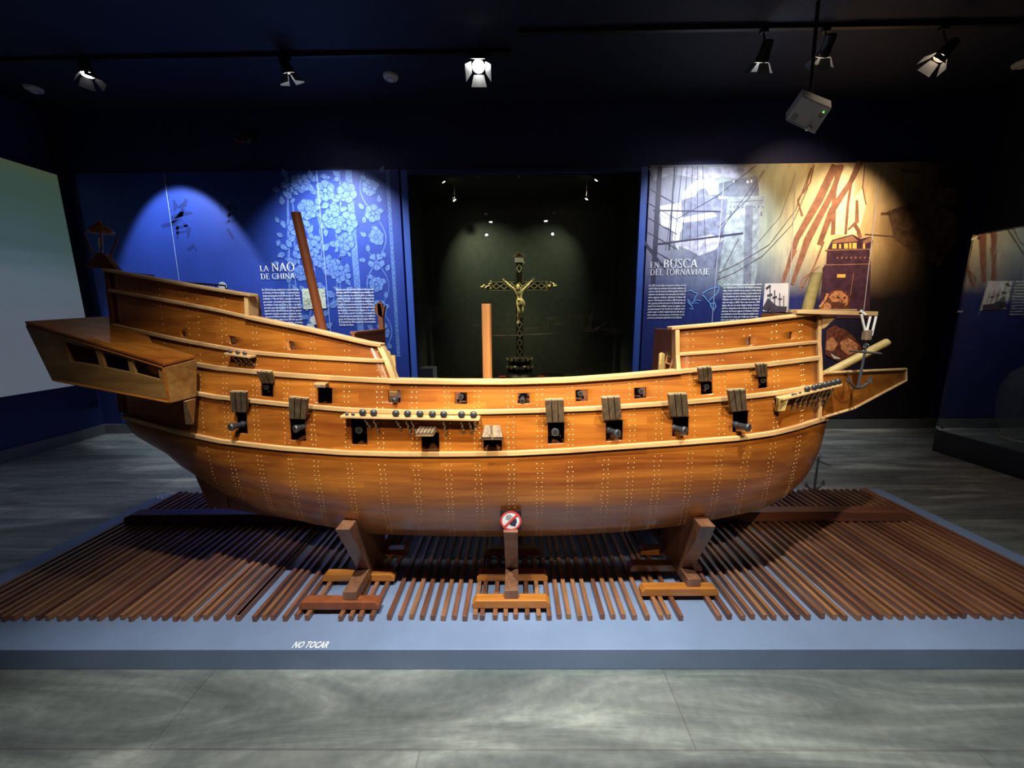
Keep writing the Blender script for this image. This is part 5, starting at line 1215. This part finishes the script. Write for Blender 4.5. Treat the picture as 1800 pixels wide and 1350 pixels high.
# ------------------------------------------------------------------ ceiling: track, spotlights, detectors, projector
def track(y, x0, x1, label):
    t = thing('lighting_track', label, 'track', ((x0+x1)/2, y, CEIL)); MB().box((x0, y - .018, CEIL - .035), (x1, y + .018, CEIL)).build('rail', M['black'], t, .002)
track(4.0, -5.2, -.02, 'black lighting track on the ceiling, left length'); track(3.75, .05, 5.2, 'black lighting track on the ceiling, right length')
track(.47, -2.6, 2.6, 'black lighting track over the near edge of the platform'); track(1.16, -2.6, 2.6, 'black lighting track over the slats'); track(-.9, -2.6, 2.6, 'black lighting track behind the viewer')
def track_spot(p, target, lens, label, doors=4, s=1.0, open_=35, ty=None, hood=None):
    p = Vector(p); d = (Vector(target) - p).normalized()
    t = thing('track_spotlight', label, 'spotlight', (p.x, p.y, CEIL - .035), 'spotlights on the ceiling tracks')
    MB().box((p.x - .03, p.y - .02, CEIL - .06), (p.x + .03, p.y + .02, CEIL - .036)).build('adapter', M['black'], t)
    MB().tube([Vector((p.x, p.y, CEIL - .06)), p - d*.08*s], .008, 8).build('stem', M['black'], t)
    b0 = p - d*.15*s
    MB().lathe([(.03*s, 0), (.042*s, .01*s), (.045*s, .10*s), (.052*s, .11*s), (.052*s, .145*s), (.046*s, .145*s), (.044*s, .125*s)], b0, d, 20).build('housing', M['black'], t, smooth_=True)
    MB().lathe([(.0005, .128*s), (.043*s, .129*s)], b0, d, 20).build('lens', lens, t)
    u = d.cross(Vector((0, 0, 1))).normalized(); v = u.cross(d)
    for k in range(doors):
        a, b = [(u, v), (v, -u), (-u, -v), (-v, u)][k]; c_ = p + a*.050*s; o_ = (d*math.cos(R(open_)) + a*math.sin(R(open_)))*.085*s
        m_ = MB().prism([c_ - b*.038*s, c_ + b*.038*s, c_ + o_ + b*.058*s, c_ + o_ - b*.058*s], a*.0015)
        m_.build('barn_door', hood or M['black'], t)
    return t
hoodm = plain('grey_barn_door', (.28, .29, .3), .4, .2)
def lampat(px, py, Y): p = at(px, py, Y); return p
L1 = at(155, 133, 4.0); track_spot(L1, (L1.x + .5, WY - 1.2, 1.3), M['lens'], 'lit spotlight far left, above the projected picture', hood=M['black'])
L2 = at(508, 130, 4.0); track_spot(L2, (L2.x + .25, WY - .3, 2.2), M['lens'], 'lit spotlight above the leaning mast stub', hood=hoodm)
L3 = at(841, 118, 4.0); track_spot(L3, (L3.x + .05, 2.6, 1.6), M['lens'], 'lit spotlight with wide open flaps facing the ship, nearest the crucifix', hood=hoodm, s=1.25, open_=30)
L4 = at(1338, 110, 3.75); track_spot(L4, (L4.x, WY - .25, 2.2), M['lens'], 'spotlight aimed at the right panel, above the castle print', hood=hoodm)
L5 = at(1446, 100, 3.75); track_spot(L5, (L5.x + .1, WY, 2.2), M['lens_w'], 'warm spotlight directly above the white projector', hood=hoodm)
L6 = at(1650, 103, 3.75); track_spot(L6, (L6.x - 1.1, WY - .8, 2.2), M['lens_w'], 'bright warm spotlight farthest right', hood=hoodm)
L7 = at(432, 237, WY - .25)
DS = ['over the near platform edge, left of centre', 'over the near platform edge, right of centre', 'over the slats, left of centre', 'over the slats, right of centre', 'behind the viewer, left', 'behind the viewer, right']
for i, (k_, tgt) in enumerate(zip(KEY, KTG)):
    d = (Vector(tgt) - Vector(k_)).normalized()
    t = track_spot(Vector(k_) - d*.03, tgt, M['lens'], 'ceiling spotlight ' + DS[i], hood=M['black'], open_=62)
    if i >= 4:      # long lower flap cuts the beam off along the foot of the hull
        K_ = Vector(k_); c_ = (Vector((K_.x, 1.61, .67)) - K_).normalized(); sx = Vector((1, 0, 0)); dn = c_.cross(sx).normalized(); dn = dn if dn.z < 0 else -dn
        e0 = K_ + c_*.13
        MB().prism([e0 - sx*.16, e0 + sx*.16, e0 + sx*.16 + dn*.16 - c_*.05, e0 - sx*.16 + dn*.16 - c_*.05], c_*.0015).build('barn_door', M['black'], t)
def detector(px, py, label, r_=.075):
    p = atz(px, py, CEIL - .03); t = thing('smoke_detector', label, 'smoke detector', (p.x, p.y, CEIL), 'smoke detectors on the ceiling')
    MB().lathe([(r_, 0), (r_, .015), (r_*.85, .03), (r_*.5, .04), (r_*.3, .05), (r_*.05, .052)], (p.x, p.y, CEIL), (0, 0, -1), 24).build('body', M['white'], t, smooth_=True)
    MB().lathe([(r_*.55, 0), (r_*.57, .006)], (p.x, p.y, CEIL - .034), (0, 0, -1), 20).build('vent_ring', M['black'], t)
detector(687, 139, 'round white smoke detector left of the lit hooded spotlight'); detector(60, 160, 'round smoke detector in the dark upper left corner'); detector(1797, 116, 'round smoke detector at the far upper right edge')
# projector hanging from the ceiling
pc = at(1421, 201, 3.35); pj = thing('projector', 'white projector hanging tilted below the ceiling, with a green light', 'projector', pc)
cs2 = [at(1411, 170, 3.32), at(1462, 191, 3.38), at(1432, 236, 3.58), at(1381, 212, 3.52)]
n_ = (cs2[1] - cs2[0]).cross(cs2[3] - cs2[0]).normalized(); n_ = n_ if n_.y > 0 else -n_
dvec = n_ * .075
pjb = MB().prism(cs2, dvec).build('body', M['white'], pj, .006)
f = lambda s, t: (cs2[0]*(1-s) + cs2[1]*s)*(1-t) + (cs2[3]*(1-s) + cs2[2]*s)*t
n_ = (cs2[1] - cs2[0]).cross(cs2[3] - cs2[0]).normalized(); n_ = n_ if n_.y < 0 else -n_
m_ = MB().lathe([(.022, 0), (.022, .012), (.016, .016)], f(.72, .88), n_, 16); m_.build('lens_barrel', M['silver'], pj)
m_ = MB().prism([f(.08, .62), f(.24, .62), f(.24, .86), f(.08, .86)], n_*.002); m_.build('vent', hoodm, pj)
m_ = MB()
for k in range(20): pass
m_.tube([f(.82, .32) + n_*.003 + ((f(1, .32) - f(.82, .32)).normalized()*math.cos(t*.33) + (f(.82, .6) - f(.82, .32)).normalized()*math.sin(t*.33))*.016 for t in range(20)], .0025, 6, False); m_.build('button_ring', M['black'], pj)
MB().lathe([(.004, 0), (.004, .004)], f(.84, .2), n_, 8).build('status_light', M['led'], pj)
MB().prism([f(.02, .93), f(.6, .93), f(.6, .99), f(.02, .99)], n_*.003).build('front_grille', hoodm, pj)
cc = (cs2[0] + cs2[2])/2 + dvec; MB().tube([cc, Vector((cc.x, cc.y + .03, CEIL))], .014, 10).build('ceiling_pole', M['black'], pj)
# unlit device with a red rim on the wall
p = at(430, 238, WY - .07); dv = thing('wall_sensor', 'small dark device with a dull red rim high on the left wall band', 'sensor', (p.x, WY, p.z))
MB().lathe([(.07, 0), (.07, .05), (.045, .08)], (p.x, WY, p.z), (0, -1, -.2), 16).build('housing', M['black'], dv)
MB().tube([at(x, y, WY - .10) for x, y in ((411, 243), (416, 247), (422, 250), (428, 249))], .006, 6).build('red_rim', printed('dull_red', (.5, .08, .04)), dv)

# ------------------------------------------------------------------ glass vitrine on the right
vx = 4.35
vf = at(1640, 790, 3.6)
A0 = atz(1638, 792, 0.0); print('vitrine corner', A0)
vx0 = A0.x; vy1 = A0.y; vzb = at(1645, 755, vy1).z; vzt = at(1690, 415, vy1).z
vt = thing('display_case', 'tall dark glass display case along the right wall', 'display case', (vx0, vy1, 0))
MB().box((vx0, vy1 - 2.2, 0), (WXR - .03, vy1, vzb)).build('base', M['black'], vt, .003)
MB().box((vx0, vy1 - 2.2, vzb), (vx0 + .008, vy1, vzt)).build('glass_side', M['glass'], vt)
MB().box((vx0, vy1 - .008, vzb), (WXR - .03, vy1, vzt)).build('glass_end', M['glass'], vt)
MB().box((vx0, vy1 - 2.2, vzt), (WXR - .03, vy1, vzt + .012)).build('glass_top', M['glass'], vt)
MB().box((WXR - .12, vy1 - 2.2, vzb), (WXR - .03, vy1 - .01, vzt)).build('back_wall', plain('vitrine_backing', (.10, .10, .06), .7, var=.6, scale=4), vt)
for zz in (vzb + .02, (vzb + vzt)/2 + .25, vzt - .04): MB().box((vx0 - .006, vy1 - .05, zz), (vx0 + .014, vy1 - .0, zz + .02)).build('glass_clamp', M['silver'], vt)
jx, jy = 5.15, 3.7; print('vzb', vzb)
jz = vzb
jar = thing('jar', 'large greenish woven surface jar inside the glass display case', 'jar', (jx, jy, jz))
jm_ = wood('woven_jar', (.05, .07, .03), (.16, .19, .08), .6, 'X', 3)
prof = [(.18, .0), (.22, .03), (.28, .17), (.30, .35), (.29, .53), (.24, .66), (.15, .75), (.11, .79), (.13, .85)]
MB().lathe(prof, (jx, jy, jz), n=36).build('body', jm_, jar, smooth_=True)
MB().lathe([(.25, 0), (.255, .008), (.25, .014), (.17, .014)], (jx, jy, jz + .0), n=36).build('foot_ring', M['brass'], jar)
pa = at(1760, 494, vy1 - .03); pb_ = at(1815, 530, vy1 - .03)
MB().box((pa.x, vy1 - .03, pb_.z), (pb_.x, vy1 - .02, pa.z)).build('caption_panel', printed('pale_green_card', (.30, .36, .28)), vt)
tv = [at(1685, 688, vy1 - .3).x, at(1685, 688, vy1 - .3).z]
spot((vx0 + .6, vy1 - .9, CEIL - .3), (jx, jy, .6), 14, 60, 1, (.9, 1, .6), .05)
spot((vx0 + .25, vy1 - .5, CEIL - .2), (vx0 + .5, vy1 - .2, vzt - .2), 3, 40, 1, (1, .85, .5), .05)
